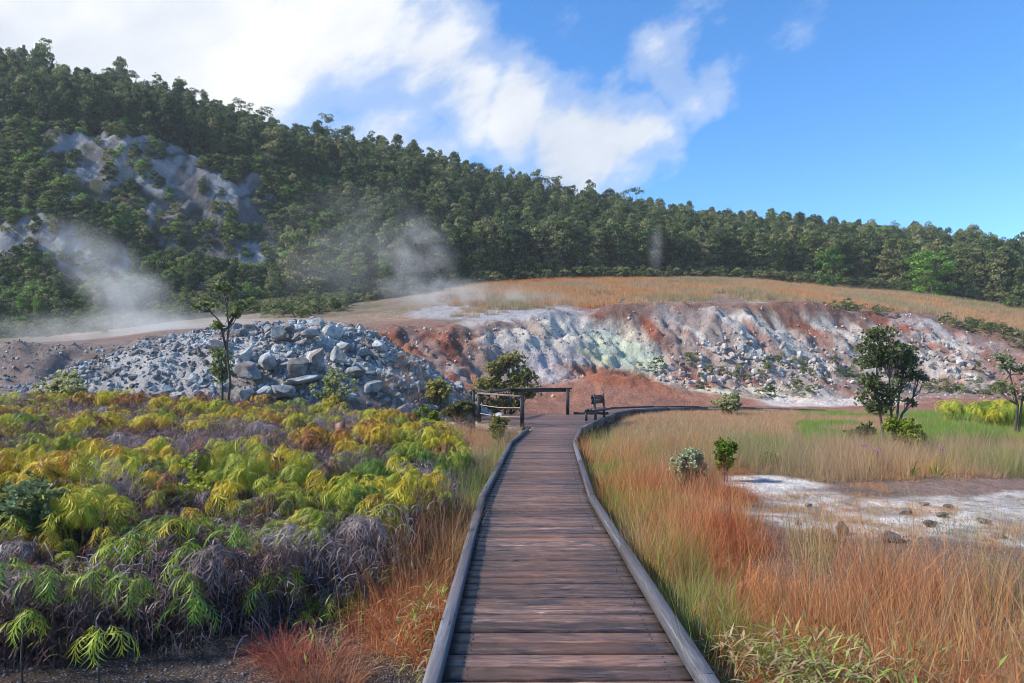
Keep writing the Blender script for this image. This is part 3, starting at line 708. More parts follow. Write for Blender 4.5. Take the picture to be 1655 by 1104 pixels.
T = Timber(); T.beam((-1.27, 24.98, 1.32), (-1.27, 24.98, 1.08), 0.17, 0.05, up=(0,1,0)); child(T.build('end_plate', M['pale']), pf)
T = Timber(); T.beam((2.75, 30.45, DZ+0.06), (4.3, 30.45, DZ+0.06), 0.1, 0.1); child(T.build('kerb', M['dark']), pf)
# curved run
NE = [(2.2, 21.3), (2.85, 24.0), (4.57, 30.3), (6.1, 34.0), (8.3, 36.4), (10.6, 37.0), (13.5, 36.8), (17.5, 36.2)]
FE = [(2.2, 23.0), (2.6, 27.0), (3.6, 31.8), (5.3, 36.2), (8.0, 38.6), (10.7, 39.0), (13.8, 38.7), (17.5, 38.0)]
ZS = [DZ, DZ, DZ, DZ, DZ-0.02, DZ-0.06, DZ-0.12, DZ-0.22]
bw2 = empty('boardwalk', (6, 34, DZ)); tag(bw2, 'far curved stretch of timber boardwalk bending away behind the bench', 'boardwalk')
mb = MB(); gr = []; we = []
for k in range(1, len(NE)-1):
    a0, a1, b0, b1 = (Vector((*p, 0)) for p in (NE[k], NE[k+1], FE[k], FE[k+1]))
    L = (a1-a0).length; nn = max(2, int(L/0.15))
    for j in range(nn):
        t0, t1 = (j+0.04)/nn, (j+0.96)/nn; z0 = ZS[k]+(ZS[k+1]-ZS[k])*t0 - (0.004 if k == 1 else 0)
        q = [a0.lerp(a1, t0), a0.lerp(a1, t1), b0.lerp(b1, t1), b0.lerp(b1, t0)]
        if k == 1: z0 -= 0.045
        mb.prism([(p.x, p.y) for p in q], z0-0.04, z0, R.random()); of = R.uniform(0, 50)
        for _ in range(2): gr += [(of, 0, 0), (of, .14, 0), (of+1.8, .14, 0), (of+1.8, 0, 0)]; we += [0.4]*4
o = mb.build('deck', M['deck']); add_grain(o.data, gr, we); child(o, bw2)
kerb(NE, 0.0, parent=bw2, zs=[z+0.002 for z in ZS], m='kerb'); kerb(FE[2:], 0.0, parent=bw2, zs=[z+0.002 for z in ZS[2:]], m='dark')
T = Timber()
for k, (a, b) in enumerate(zip(NE[:-1], NE[1:])): T.beam((a[0]-.02, a[1]+0.02, ZS[k]-0.14), (b[0]-.02, b[1]+0.02, ZS[k+1]-0.14), 0.06, 0.24)
child(T.build('joist', M['dark']), bw2)
for k in range(len(NE)-1):
    for t in (0.0, 0.5):
        x = NE[k][0]+(NE[k+1][0]-NE[k][0])*t+0.04; y = NE[k][1]+(NE[k+1][1]-NE[k][1])*t+.08
        T = Timber(); T.beam((x, y, ZS[k]-0.1), (x, y, H(x, y)-0.3), 0.12, 0.12, up=(0,1,0)); child(T.build('support_post', M['dark']), bw2)
# bench (local: x along the seat, y towards the backrest)
be = empty('bench', (3.28, 26.3, DZ), math.atan2(1.15, 0.5)+PI); tag(be, 'dark wooden bench with a high plank backrest on the platform', 'bench')
T = Timber()
for k in range(3): T.beam((-0.72, 0.05-0.14*k+0.05, 0.44), (0.72, 0.05-0.14*k+0.05, 0.44), 0.13, 0.05)
T.build('seat', M['kerb'], be)
T = Timber(); T.beam((-0.7, -0.27, 0.37), (0.7, -0.27, 0.37), 0.04, 0.09); T.build('seat_apron', M['dark'], be)
T = Timber()
for k in range(2): T.beam((-0.72, -0.47-0.02*k+.3+.17, 0.72+0.17*k), (0.72, -0.47-0.02*k+.3+.17, 0.72+0.17*k), 0.16, 0.04, up=(0, 1, 0))
T.build('backrest', M['dark'], be)
for sx_ in (-0.62, 0.62):
    T = Timber(); T.beam((sx_, 0.12, 0.0), (sx_, 0.06, 1.02), 0.10, 0.07, up=(0,1,0)); T.build('upright', M['dark'], be)
    T = Timber(); T.beam((sx_, -0.24, 0.0), (sx_, -0.24, 0.41), 0.09, 0.07, up=(0,1,0)); T.build('leg', M['dark'], be)
# plate sign in the ferns
sg = empty('trail_marker', ((549-PX0)*12.5/F, 12.5, H((549-PX0)*12.5/F, 12.5))); tag(sg, 'small slanted rusty brown plate sticking up out of the ferns', 'sign')
mb = MB(); V_ = [(-0.08, 0, 0.60), (0.09, 0.02, 0.60), (0.09, 0.02, 0.98), (-0.08, 0, 0.88)]
mb.add(V_+[(a, b+0.02, c) for a, b, c in V_], [(0,1,2,3), (7,6,5,4), (0,4,5,1), (1,5,6,2), (2,6,7,3), (3,7,4,0)]); mb.build('plate', M['sign'], sg)
mb = MB(); mb.box((0, 0.05, 0.35), (0.06, 0.05, 0.75)); mb.build('post', M['bark'], sg)

# ------------------------------------------------------------------ foliage builders
def leaf_quads(centers, dirs, size, rg, aspect=0.5, shape='quad'):
    """centers (n,3), outward dirs (n,3): returns verts, faces for tilted leaf-shaped quads"""
    n = len(centers)
    r = rg.normal(size=(n, 3)); d = dirs+r*0.75; d /= np.linalg.norm(d, axis=1, keepdims=True)+1e-9
    t = np.cross(d, rg.normal(size=(n, 3))); t /= np.linalg.norm(t, axis=1, keepdims=True)+1e-9
    b = np.cross(d, t)
    s = (size*rg.uniform(0.6, 1.3, n))[:, None]
    V = np.stack([centers-t*s, centers-b*s*aspect+d*s*0.12, centers+t*s, centers+b*s*aspect+d*s*0.12], 1).reshape(-1, 3)
    Fq = np.arange(n*4).reshape(-1, 4)
    return V, Fq
def mesh_quads(name, V, Fq, rnd, mats):
    me = mesh_np(name, V, Fq.ravel(), np.full(len(Fq), 4))
    a = me.attributes.new('rnd', 'FLOAT', 'POINT'); a.data.foreach_set('value', np.repeat(rnd, 4).astype(np.float32))
    me.materials.append(mats); return me
def far_crown(seed, h, wid, nclump, nleaf, leafsize, material, crown_lo=0.25, flat=1.0, spread=None, top=False, csz=1.0):
    rg = np.random.default_rng(seed); C = []; D = []; Rn = []
    for k in range(nclump):
        t = rg.uniform(0, 1)**0.9
        zz = h*(crown_lo+(1-crown_lo)*t)
        if top: zz = h*(0.86+0.12*rg.uniform())
        rad = wid*(0.25+0.75*math.sin(PI*(0.12+0.80*t))**0.8) if not top else wid
        an = rg.uniform(0, 2*PI); rr = rad*math.sqrt(rg.uniform(0, 1))
        cr = rg.uniform(0.055, 0.12)*h*(1.1 if top else 1)*(csz)
        c = np.array([rr*math.cos(an), rr*math.sin(an), zz])
        d = rg.normal(size=(nleaf, 3)); d[:, 2] = np.abs(d[:, 2])*0.8+d[:, 2]*0.3; d /= np.linalg.norm(d, axis=1, keepdims=True)
        p = c+d*cr*rg.uniform(0.6, 1.05, (nleaf, 1))*np.array([1, 1, (0.5 if top else 0.95)*flat])
        C.append(p); D.append(d); Rn.append(np.clip(np.full(nleaf, rg.uniform(0.1, 0.9))+rg.normal(0, 0.15, nleaf), 0, 1))
    C = np.concatenate(C); D = np.concatenate(D); Rn = np.concatenate(Rn)
    V, Fq = leaf_quads(C, D, leafsize, rg, 0.6)
    return mesh_quads('crown', V, Fq, Rn, material), C
def far_trunk(seed, h, wid, m, forks=4):
    rg = random.Random(seed); mb = MB()
    lean = (rg.uniform(-.06, .06)*h, rg.uniform(-.06, .06)*h)
    mb.tube([(0, 0, -1.2), (lean[0]*.3, lean[1]*.3, h*.35), (lean[0], lean[1], h*.8)], [h*.013, h*.01, h*.005], 5)
    for k in range(forks):
        t = rg.uniform(.3, .65); an = rg.uniform(0, 6.28)
        p0 = Vector((lean[0]*t, lean[1]*t, h*t)); p1 = p0+Vector((math.cos(an)*wid*.4, math.sin(an)*wid*.4, h*.15)); p2 = p1+Vector((math.cos(an)*wid*.3, math.sin(an)*wid*.3, h*.16))
        mb.tube([p0, p1, p2], [h*.01, h*.007, h*.003], 4)
    return mb.mesh('trunk', m)
# forest tree kinds: unit height 8 m
FT = []
for k in range(6):
    cm_, _ = far_crown(500+k, 8.0, [1.35, 1.7, 1.2, 1.8, 1.5, 1.0][k], [46, 54, 42, 52, 56, 36][k], 55, 0.19, M['forest'], [0.02, 0.0, 0.06, 0.0, 0.0, 0.02][k])
    FT.append((cm_, far_trunk(500+k, 8.0, 1.8, M['bark'])))
UM = []
for k in range(3):
    cm_, _ = far_crown(560+k, 9.0, [2.6, 2.0, 1.6][k], [9, 8, 7][k], 70, 0.14, M['forest'], top=True)
    UM.append((cm_, far_trunk(560+k, 9.0, 4.0, M['bark_pale'], 7)))
def forest_zone(px): return ('on the high cliffside' if px < 520 else 'on the middle slope' if px < 1000 else 'on the long low ridge')
def put_tree(kind, x, y, sc, label, group, name='forest_tree', rz=None, wide=1.0):
    e = empty(name, (x, y, H(x, y)), R.uniform(0, 6.28) if rz is None else rz); e.scale = (sc*wide, sc*wide, sc*(1.0 if name != 'forest_tree' else R.uniform(.92, 1.18)))
    tag(e, label, 'tree', group); link_obj('crown', kind[0], e); link_obj('trunk', kind[1], e); return e
# candidate positions over the hillside
n = 44000
x = N.uniform(-150, 190, n); y = N.uniform(74, 165, n)
xe = N.uniform(-118, -12, 26000); ye = N.uniform(84, 118, 26000); x = np.concatenate([x, xe]); y = np.concatenate([y, ye]); z = height(x, y); sx, sy = toscreen(x, y, z)
by = np.interp(sx, TB[:,0], TB[:,6]); ry = np.interp(sx, TB[:,0], TB[:,12]); c1 = np.interp(sx, TB[:,0], TB[:,8]); c2 = np.interp(sx, TB[:,0], TB[:,10])
ok = (sx > -160) & (sx < 1820) & (y > by+0.5) & (y < ry+6)
x, y, z, sx, sy, by, ry, c1, c2 = (v[ok] for v in (x, y, z, sx, sy, by, ry, c1, c2))
cmk = cliffmask(sx, sy-4, x, y); cmk2 = cliffmask(sx, sy-22, x, y)
cliffz = (sx < 560) & (y > c1-3) & (y < c2+3)
keep = np.where(cliffz, (cmk < 0.15) | (N.uniform(0, 1, len(x)) < 0.035), True)
talus = (sx < 620) & (y <= c1-3)
# jittered thinning: grid occupancy
kind_small = cliffz | (talus & (N.uniform(0, 1, len(x)) < 0.8))
sel = []; occ = {}
order = N.permutation(len(x))
for i in order:
    if not keep[i]: continue
    g = 0.62 if cliffz[i] else (1.7 if talus[i] else (1.5 if sx[i] < 1000 else 1.6))
    if y[i] > by[i]+30 and not cliffz[i]: g = 2.0
    key = (int(x[i]//g), int(y[i]//g), g)
    if key in occ: continue
    occ[key] = 1; sel.append(i)
sel = np.array(sel)
big_i = [i for i in sel if not cliffz[i] and not (kind_small[i])]
# front row + skyline are the individuals
inview = [i for i in big_i if -20 < sx[i] < 1680]
front = sorted(inview, key=lambda i: (y[i]-by[i]))[:190]
sky_ = sorted([i for i in inview if i not in set(front)], key=lambda i: -(y[i]-ry[i]) if y[i] < ry[i]+3 else 99)
sky_ = [i for i in inview if i not in set(front) and -5 < y[i]-ry[i] < 2][:95]
indiv = set(front) | set(sky_)
for i in front+sky_:
    zn = forest_zone(sx[i])
    base = i in set(front)
    sc = R.uniform(0.62, 0.98)*(0.9 if sx[i] > 1000 else 1.05)*(.52 if base and sx[i] < 450 else 1)
    lb = ('dark leafy forest tree standing at the foot of the slope ' if base else 'forest tree breaking the skyline ')+zn
    kd = FT[R.randrange(6)]
    if not base and R.random() < 0.22: kd = UM[R.randrange(3)]
    put_tree(kd, x[i], y[i], sc, lb, ('trees at the forest edge ' if base else 'trees along the skyline ')+zn)
# named trees
def named_tree(px, base_py, top_py, Y_, kind, lb, wide=1.0, hh=8.0, matl=None):
    x_ = (px-PX0)*Y_/F; z0 = H(x_, Y_); ztop = CAMZ+(PY0-top_py)*Y_/F; sc = (ztop-z0)/hh
    e = put_tree(kind, x_, Y_, sc, lb, None, 'forest_tree', wide=wide)
    return e
bc1, _ = far_crown(601, 8.0, 3.4, 52, 110, 0.17, M['bright'], 0.05, csz=1.2); bc2, _ = far_crown(602, 8.0, 3.2, 56, 110, 0.17, M['bright'], 0.02, csz=1.2)
bt = far_trunk(601, 8.0, 2.5, M['bark_pale'])
named_tree(1345, 466, 403, 101, (bc1, bt), 'rounded bright yellow-green tree at the edge of the forest', 1.0)
named_tree(1505, 478, 405, 95, (bc2, bt), 'large bright green tree at the forest edge beyond the grassy bank', 1.15)
named_tree(1025, 340, 308, 154, UM[0], 'flat-topped tree leaning out highest over the skyline gap', 0.9, 9.0)
named_tree(195, 190, 104, 134, FT[3], 'tall broad tree standing proud above the cliff top', 0.8)
named_tree(60, 140, 84, 133, FT[1], 'tree growing against the green mast on the ridge', 0.9)
# the mass
rest = np.array([i for i in sel if i not in indiv])
def src(me, nm='leaf_mass'): return bpy.data.objects.new(nm, me)
def remat(me, m):
    c = me.copy(); c.materials.clear(); c.materials.append(m); return c
srcs = [src(remat(FT[k][0], M['forest_inst'])) for k in range(6)]
shr = []
for k in range(4):
    cm_, _ = far_crown(620+k, 2.0, 0.85, 16, 60, 0.10, M['forest_inst'], 0.0, csz=2.3); shr.append(src(cm_))
srcs += shr
sm = kind_small[rest]
idx = np.where(sm, N.integers(6, 10, len(rest)), N.integers(0, 6, len(rest)))
sc = np.where(sm, N.uniform(0.65, 1.25, len(rest)), N.uniform(0.52, 0.90, len(rest)))
sc = np.where((~sm) & (y[rest] > ry[rest]-8), sc*0.9, sc); sc = np.where((~sm) & talus[rest] & (sx[rest] < 470), sc*.55, sc)
tn = np.clip(N.beta(2, 2.6, len(rest)) + 0.12*sstep(900, 1500, sx[rest]) - 0.06, 0, 1)
tn = np.where(sm & (N.uniform(0, 1, len(rest)) < 0.22), 1.0, tn)
wv = N.uniform(.75, 1.05, len(rest)); sclv = np.stack([sc*np.where(sm, 1.0, wv), sc*np.where(sm, 1.0, wv), sc*np.where(sm, 1, N.uniform(.9, 1.25, len(rest)))], 1)
cover('forest', srcs, np.stack([x[rest], y[rest], z[rest]-0.3*sc], 1), rnd_rot(len(rest), 0.08), sclv, idx, tn, 'dense dark green forest blanketing the cliff and ridge')
print('forest', len(rest), 'indiv', len(indiv))
# undergrowth at the forest edge and scrub on the bank
shr2 = []
for k in range(4):
    cm_, _ = far_crown(640+k, 1.0, 0.6, 11, 50, 0.055, M['forest_inst'], 0.0, csz=2.3); shr2.append(src(cm_))
n = 30000
x = N.uniform(-75, 75, n); y = N.uniform(42, 110, n); z = height(x, y); sx, sy = toscreen(x, y, z)
by = np.interp(sx, TB[:,0], TB[:,6]); ly = np.interp(sx, TB[:,0], TB[:,2]); fy = np.interp(sx, TB[:,0], TB[:,4]); q = (y-fy)/(ly-fy)
p = 0.9*sstep(-14, 0, y-by)*(1-sstep(2, 4, y-by))*sstep(640, 420, sx) + 0.9*sstep(-2.5, 0, y-by)*(1-sstep(1, 3, y-by))
p = p + 0.35*sstep(-30, -8, y-by)*(sx < 560)*(sx > 430)*(y > ly+2)
p = p + 0.8*sstep(0.55, 0.65, fbm(x*0.2, y*0.2, 700, 3))*(q > -0.2)*(q < 0.5)*(sx > 1080)*(sx < 1620)
p = p + 0.9*np.exp(-((q-0.98)/0.07)**2)*sstep(0.5, 0.6, fbm(x*0.12, y*0.1, 702, 3))*(sx > 1250)
p = p + 0.9*np.exp(-((q-1.0)/0.12)**2)*(sx > 1560)
p = p + 0.5*np.exp(-((sx-1250)/150)**2-((sy-600)/14)**2)
ok = N.uniform(0, 1, n) < p
x, y, z, sx = x[ok], y[ok], z[ok], sx[ok]
s = N.uniform(0.4, 1.1, len(x))*np.where(sx < 640, 1.35, np.where(y > by[ok]-3, 1.7, 0.85))
cover('undergrowth', shr2, np.stack([x, y, z-0.05], 1), rnd_rot(len(x)), uni(s), N.integers(0, 4, len(x)), N.uniform(0.3, 0.85, len(x)), 'low green scrub along the forest edge and bank')

# ------------------------------------------------------------------ near trees and shrubs
def rosette(rg, c, d, L, nl=9, wid=0.32):
    """a whorl of small leaves round a tip"""
    V = []; Fq = []
    d = Vector(d).normalized(); u = d.orthogonal().normalized(); w = d.cross(u)
    for k in range(nl):
        an = 2*PI*k/nl+rg.uniform(-.4, .4); el = rg.uniform(0.1, 1.2)
        dr = (u*math.cos(an)+w*math.sin(an))*math.cos(el)+d*math.sin(el)
        sd = dr.cross(d); sd = sd.normalized() if sd.length > .05 else u
        l = L*rg.uniform(.7, 1.2); p = Vector(c)+d*rg.uniform(-.3, .3)*L
        V += [p, p+dr*l*.55+sd*l*wid+Vector((0,0,.05*l)), p+dr*l, p+dr*l*.55-sd*l*wid+Vector((0,0,.05*l))]
    return V
def grow(seed, h, spread, stems=1, depth=4, leafL=0.05, leaves_per=9, r0=0.03, bend=0.25, up=0.6, start=0.25, tips_extra=2, kids=(2, 4), crown_shape=None):
    rg = random.Random(seed); mb = MB(); LV = []; rn = []
    def branch(p, d, L, r, lev):
        n_ = 5; pts = [Vector(p)]; q = Vector(p); dd = Vector(d).normalized()
        for k in range(n_):
            dd = (dd+Vector((rg.gauss(0, bend), rg.gauss(0, bend), rg.gauss(0, bend*.6)+up*0.12))).normalized(); q = q+dd*(L/n_); pts.append(q)
        mb.tube(pts, [r*(1-0.55*i/n_) for i in range(n_+1)], 5 if lev < 2 else 3, cap=False)
        if lev >= depth:
            for k in range(tips_extra+1):
                pp = pts[-1-min(k, 3)]+Vector((rg.gauss(0, .3), rg.gauss(0, .3), rg.gauss(0, .3)))*leafL*1.2
                v = rosette(rg, pp, dd+Vector((rg.gauss(0, .3), rg.gauss(0, .3), .3)), leafL, leaves_per); LV.extend(v); rn.extend([min(1, max(0, rg.gauss(.5, .2)))]*(len(v)//4))
            return
        nk = rg.randint(*kids)
        for k in range(nk):
            t = rg.uniform(start if lev == 0 else 0.35, 1.0) if k else 1.0
            i = min(n_, max(1, int(round(t*n_)))); an = rg.uniform(0, 6.28)
            side = Vector((math.cos(an), math.sin(an), rg.uniform(-.1, .5)))*spread
            branch(pts[i], dd*0.7+side, L*rg.uniform(.5, .75), r*(1-.55*i/n_)*.72, lev+1)
    for s_ in range(stems):
        an = rg.uniform(0, 6.28); l_ = 0.0 if stems == 1 else rg.uniform(.15, .45)
        branch((0, 0, -0.08), (math.cos(an)*l_, math.sin(an)*l_, 1), h*rg.uniform(.42, .5), r0, 0)
    V = np.array([tuple(v) for v in LV]); zt = max(V[:,2].max(), 0.01); k = h/zt
    V *= k; mb.V = [(a*k, b*k, c*k) for a, b, c in mb.V]
    return V, np.array(rn), mb
def plant(name, loc, V, rn, mb, leafm, barkm, label, cat, group=None, rz=0, parts=('crown', 'trunk')):
    e = empty(name, loc, rz); tag(e, label, cat, group)
    me = mesh_quads(parts[0], V, np.arange(len(V)).reshape(-1, 4), rn, leafm); link_obj(parts[0], me, e)
    mb.build(parts[1], barkm, e); return e
def at(px, Y_): x_ = (px-PX0)*Y_/F; return (x_, Y_, H(x_, Y_)-0.02)
# custom crowned trees: foliage masses hung on explicit limbs
def limb_tree(name, loc, stems, masses, leafm, barkm, label, cat, seed, leafL=0.06, dens=60, r0=0.03, fat=1.28):
    """stems: polylines; masses: (centre, radius xyz, nearest stem index)"""
    rg = random.Random(seed); mb = MB(); LV = []; rn = []
    for st in stems:
        n_ = len(st); mb.tube(st, [r0*(1-.7*i/(n_-1)) for i in range(n_)], 6)
    for (c, rad, si) in masses:
        c = Vector(c); st = [Vector(p) for p in stems[si]]
        lo = [p for p in st if p.z < c.z-0.1*rad[2]] or st[:1]
        base = min(lo, key=lambda p: (p-c).length)
        vol = rad[0]*rad[1]*rad[2]; rad = tuple(r_*fat for r_ in rad); nt_ = int(dens*vol**0.66*27)+8
        sub = []
        for k in range(max(4, min(16, nt_//9))):
            d = Vector((rg.gauss(0, 1), rg.gauss(0, 1), rg.gauss(0.25, .8))).normalized(); q = c+Vector((d.x*rad[0], d.y*rad[1], d.z*rad[2]))*rg.uniform(.35, .8); sub.append(q)
            m_ = base.lerp(q, .5)+Vector((rg.gauss(0, .05), rg.gauss(0, .05), rg.gauss(-.03, .05)))*1.2
            mb.tube([base, m_, q], [r0*.34, r0*.24, r0*.12], 4, cap=False)
        for k in range(nt_):
            s0 = rg.choice(sub); d = Vector((rg.gauss(0, 1), rg.gauss(0, 1), rg.gauss(.3, .9))).normalized()
            q = s0+Vector((d.x*rad[0], d.y*rad[1], d.z*rad[2]))*rg.uniform(.12, .5)
            if rg.random() < .5: mb.tube([s0, q], [r0*.10, r0*.06], 3, cap=False)
            v = rosette(rg, q, d+Vector((0, 0, .5)), leafL, 9); LV.extend(v); rn.extend([min(1, max(0, rg.gauss(.5, .22)))]*9)
    V = np.array([tuple(v) for v in LV]); return plant(name, loc, V, np.array(rn), mb, leafm, barkm, label, cat)
# right ohia: base at px 1430, Y 12.9  (1 px = 1.17 cm)
def Lx(px, bx, Y_): return (px-bx)*Y_/F
Yt = 17.8; bx = 1436; u_ = Yt/F
def q3(px, py, dy=0.0, base=730): return ((px-bx)*u_, dy, (base-py)*u_)
limb_tree('ohia_tree', at(bx, Yt),
 [[q3(1434, 735), q3(1427, 695), q3(1421, 660), q3(1417, 630), q3(1419, 590, .05), q3(1424, 545)],
  [q3(1444, 735), q3(1441, 690, -.05), q3(1437, 655, -.08), q3(1434, 610, -.1), q3(1430, 555, -.1)],
  [q3(1448, 730, .3), q3(1462, 672, .35), q3(1466, 630, .35), q3(1472, 595, .3), q3(1478, 560, .3)],
  [q3(1450, 725, .3), q3(1472, 668, .4), q3(1492, 640, .45), q3(1504, 608, .5)]],
 [(q3(1424, 542), (.36, .36, .26), 0), (q3(1405, 562, .1), (.32, .34, .26), 0), (q3(1436, 562, -.15), (.30, .34, .26), 1), (q3(1400, 582), (.26, .34, .20), 0), (q3(1422, 582, .1), (.32, .34, .22), 0),
  (q3(1468, 565, .3), (.34, .34, .24), 2), (q3(1482, 585, .3), (.32, .34, .24), 2), (q3(1458, 590, .2), (.34, .34, .22), 2), (q3(1475, 603, .25), (.26, .3, .16), 2), (q3(1502, 608, .45), (.20, .24, .16), 3),
  (q3(1400, 615, -.1), (.28, .3, .2), 0), (q3(1418, 630, -.1), (.38, .36, .26), 0), (q3(1405, 645, -.05), (.26, .3, .2), 0), (q3(1436, 640, -.1), (.24, .3, .24), 1), (q3(1425, 657), (.24, .26, .16), 0),
  (q3(1488, 650, .5), (.16, .2, .12), 3)],
 M['ohia'], M['bark'], 'leafy dark green ohia tree with several thin trunks in the dry grass', 'tree', 21, 0.06, 50, 0.042)
# left sapling
Yt = 19.0; bx = 370; u_ = Yt/F; 
limb_tree('ohia_tree', at(bx, Yt),
 [[q3(368, 690, 0, 722), q3(372, 640, 0, 722), q3(366, 590, 0, 722), q3(370, 555, 0, 722), q3(366, 520, 0, 722), q3(360, 492, 0, 722)],
  [q3(366, 590, 0, 722), q3(355, 545, 0, 722), q3(340, 528, 0, 722)], [q3(370, 550, 0, 722), q3(385, 525, 0, 722), q3(405, 515, 0, 722)], [q3(352, 700, .3, 722), q3(352, 640, .3, 722), q3(350, 600, .3, 722)]],
 [(q3(362, 492, 0, 722), (.26, .25, .16), 0), (q3(335, 520, 0, 722), (.22, .2, .10), 1), (q3(390, 522, 0, 722), (.24, .2, .12), 2), (q3(406, 512, 0, 722), (.12, .12, .08), 2), (q3(352, 552, 0, 722), (.2, .2, .13), 0),
  (q3(376, 535, 0, 722), (.16, .2, .14), 0), (q3(352, 600, .3, 722), (.24, .25, .25), 3), (q3(352, 625, .2, 722), (.3, .25, .25), 3), (q3(318, 522, 0, 722), (.08, .1, .06), 1)],
 M['ohia'], M['bark'], 'slender sparse sapling rising from the ferns before the rubble mound', 'tree', 22, 0.07, 50, 0.04, 1.35)
# shrub behind platform
Yt = 33.0; bx = 818; u_ = Yt/F
limb_tree('ohia_shrub', at(bx, Yt),
 [[q3(818, 655, 0, 655), q3(812, 620, 0, 655), q3(806, 585, 0, 655), q3(826, 560, 0, 655)], [q3(822, 655, 0, 655), q3(838, 610, 0, 655), q3(845, 580, 0, 655)], [q3(812, 655, 0, 655), q3(790, 620, 0, 655), q3(780, 600, 0, 655)]],
 [(q3(826, 562, 0, 655), (.75, .6, .45), 0), (q3(805, 580, 0, 655), (.7, .6, .5), 0), (q3(845, 590, 0, 655), (.7, .6, .55), 1), (q3(790, 605, 0, 655), (.8, .6, .5), 2), (q3(825, 610, 0, 655), (1., .7, .5), 0), (q3(855, 615, 0, 655), (.6, .6, .4), 1), (q3(775, 620, 0, 655), (.6, .6, .4), 2), (q3(810, 635, 0, 655), (1.1, .7, .4), 0)],
 M['olive'], M['bark'], 'broad olive-green shrub behind the platform railing', 'shrub', 23, 0.11, 22, 0.05, 1.1)
# right edge tree
Yt = 22.0; bx = 1645; u_ = Yt/F
limb_tree('ohia_tree', at(bx, Yt),
 [[q3(1640, 700, 0, 705), q3(1645, 650, 0, 705), q3(1632, 600, 0, 705), q3(1618, 578, 0, 705)], [q3(1646, 700, 0, 705), q3(1652, 640, 0, 705), q3(1660, 600, 0, 705)]],
 [(q3(1615, 576, 0, 705), (.4, .4, .18), 0), (q3(1640, 590, 0, 705), (.5, .4, .2), 0), (q3(1665, 595, 0, 705), (.5, .4, .25), 1), (q3(1628, 622, 0, 705), (.35, .4, .3), 0), (q3(1650, 635, 0, 705), (.4, .4, .25), 1), (q3(1680, 620, 0, 705), (.5, .4, .4), 1)],
 M['ohia'], M['bark'], 'half-seen ohia tree above the yellow ferns across the grassland', 'tree', 24, 0.07, 16, 0.045)
SHR = [  # px, Y, height, spread, stems, leafm, label
 (1108, 11.6, 0.80, .4, 6, 'sage', 'compact grey-green bush in tall grass between boardwalk and pan', 0.045, 3, 'ohia_shrub'),
 (1172, 12.4, 0.85, .25, 2, 'lime', 'narrow yellow-green seedling beside the compact bush', 0.05, 2, 'seedling'),
 (1180, 32.5, 1.4, .55, 4, 'ohia', 'open twiggy shrub in front of the far curved boardwalk', 0.09, 2, 'ohia_shrub'),
 (1468, 17.3, 1.0, .35, 8, 'lime', 'bright lime bush at the foot of the ohia tree', 0.06, 3, 'lime_bush'),
 (1240, 14.2, 0.4, .5, 4, 'lime', 'low lime plant at the grass edge behind the pan', 0.06, 2, 'seedling'),
 (22, 6.0, 1.1, .5, 5, 'sage', 'grey-green bush rising from the ferns at the near edge', 0.045, 3, 'ohia_shrub'),
 (88, 23.0, 1.7, .6, 4, 'ohia', 'twiggy grey bush on the soil slope beyond the ferns', 0.09, 3, 'ohia_shrub'),
 (805, 19.5, 0.95, .4, 3, 'olive', 'small leafy shrub against the platform edge', 0.06, 3, 'ohia_shrub'),
 (712, 27.0, 1.5, .5, 4, 'olive', 'olive shrub between rubble mound and platform', 0.10, 3, 'ohia_shrub'),
 (742, 26.5, 1.1, .5, 4, 'olive', 'low olive shrub just beside the platform rail', 0.10, 3, 'ohia_shrub'),
 (683, 19.0, 1.1, .3, 3, 'lime', 'yellow-green sapling beside the lone boulder at the fern edge', 0.07, 2, 'seedling'),
 (541, 22.0, 2.0, .4, 3, 'ohia', 'thin grey sapling in front of the mound boulders', 0.09, 2, 'ohia_shrub'),
 (320, 7.2, 1.05, .3, 2, 'lime', 'little lime seedling poking through grey dead ferns', 0.045, 1, 'seedling'),
 (1396, 18.8, 0.8, .6, 4, 'ohia', 'small sprawling bush beside the ohia trunk', 0.05, 2, 'ohia_shrub'),
 (1420, 30.0, 1.0, .6, 5, 'olive', 'low bush on the green sward behind the ohia tree', 0.09, 2, 'ohia_shrub'),
]
for k, (px, Y_, h, sp, st, lm, lb, lL, ex, nm) in enumerate(SHR):
    V_, rn_, mb_ = grow(800+k, h, sp, st, 3, lL, 9, h*0.018, 0.2, 0.6, 0.3, ex, (3, 5))
    plant(nm, at(px, Y_), V_, rn_, mb_, M[lm], M['bark'], lb, 'shrub' if 'shrub' in nm or 'bush' in nm else 'seedling')

# ------------------------------------------------------------------ ferns
def frond(V, Rn, rg, p, an, L, droop, nleaf=11, wl=0.10, rise=0.5):
    """arching frond: paired pinnae along a falling rachis"""
    pts = []
    q = Vector(p); el = rise
    for k in range(nleaf+1):
        pts.append(q.copy()); el -= droop/nleaf
        q = q+Vector((math.cos(an)*math.cos(el), math.sin(an)*math.cos(el), math.sin(el)))*(L/nleaf)
    sd = Vector((-math.sin(an), math.cos(an), 0)); r_ = rg.random()
    for k in range(nleaf):
        a, b = pts[k], pts[k+1]; d = (b-a)
        w = wl*math.sin(PI*min(1, (k+1.6)/(nleaf+1.2)))**0.7*rg.uniform(.8, 1.15)
        V += [a-sd*.004, b-sd*.003, b+sd*.003, a+sd*.004]; Rn.append(r_*.5)
        for s_ in (-1, 1):
            tip = a+sd*s_*w*0.85+d*1.3+Vector((0, 0, -w*rg.uniform(.3, .8)))
            V += [a, a+d*.35+(tip-a)*.45, tip, a+d*.75+(tip-a)*.25]; Rn.append(min(1, max(0, r_+rg.gauss(0, .15))))
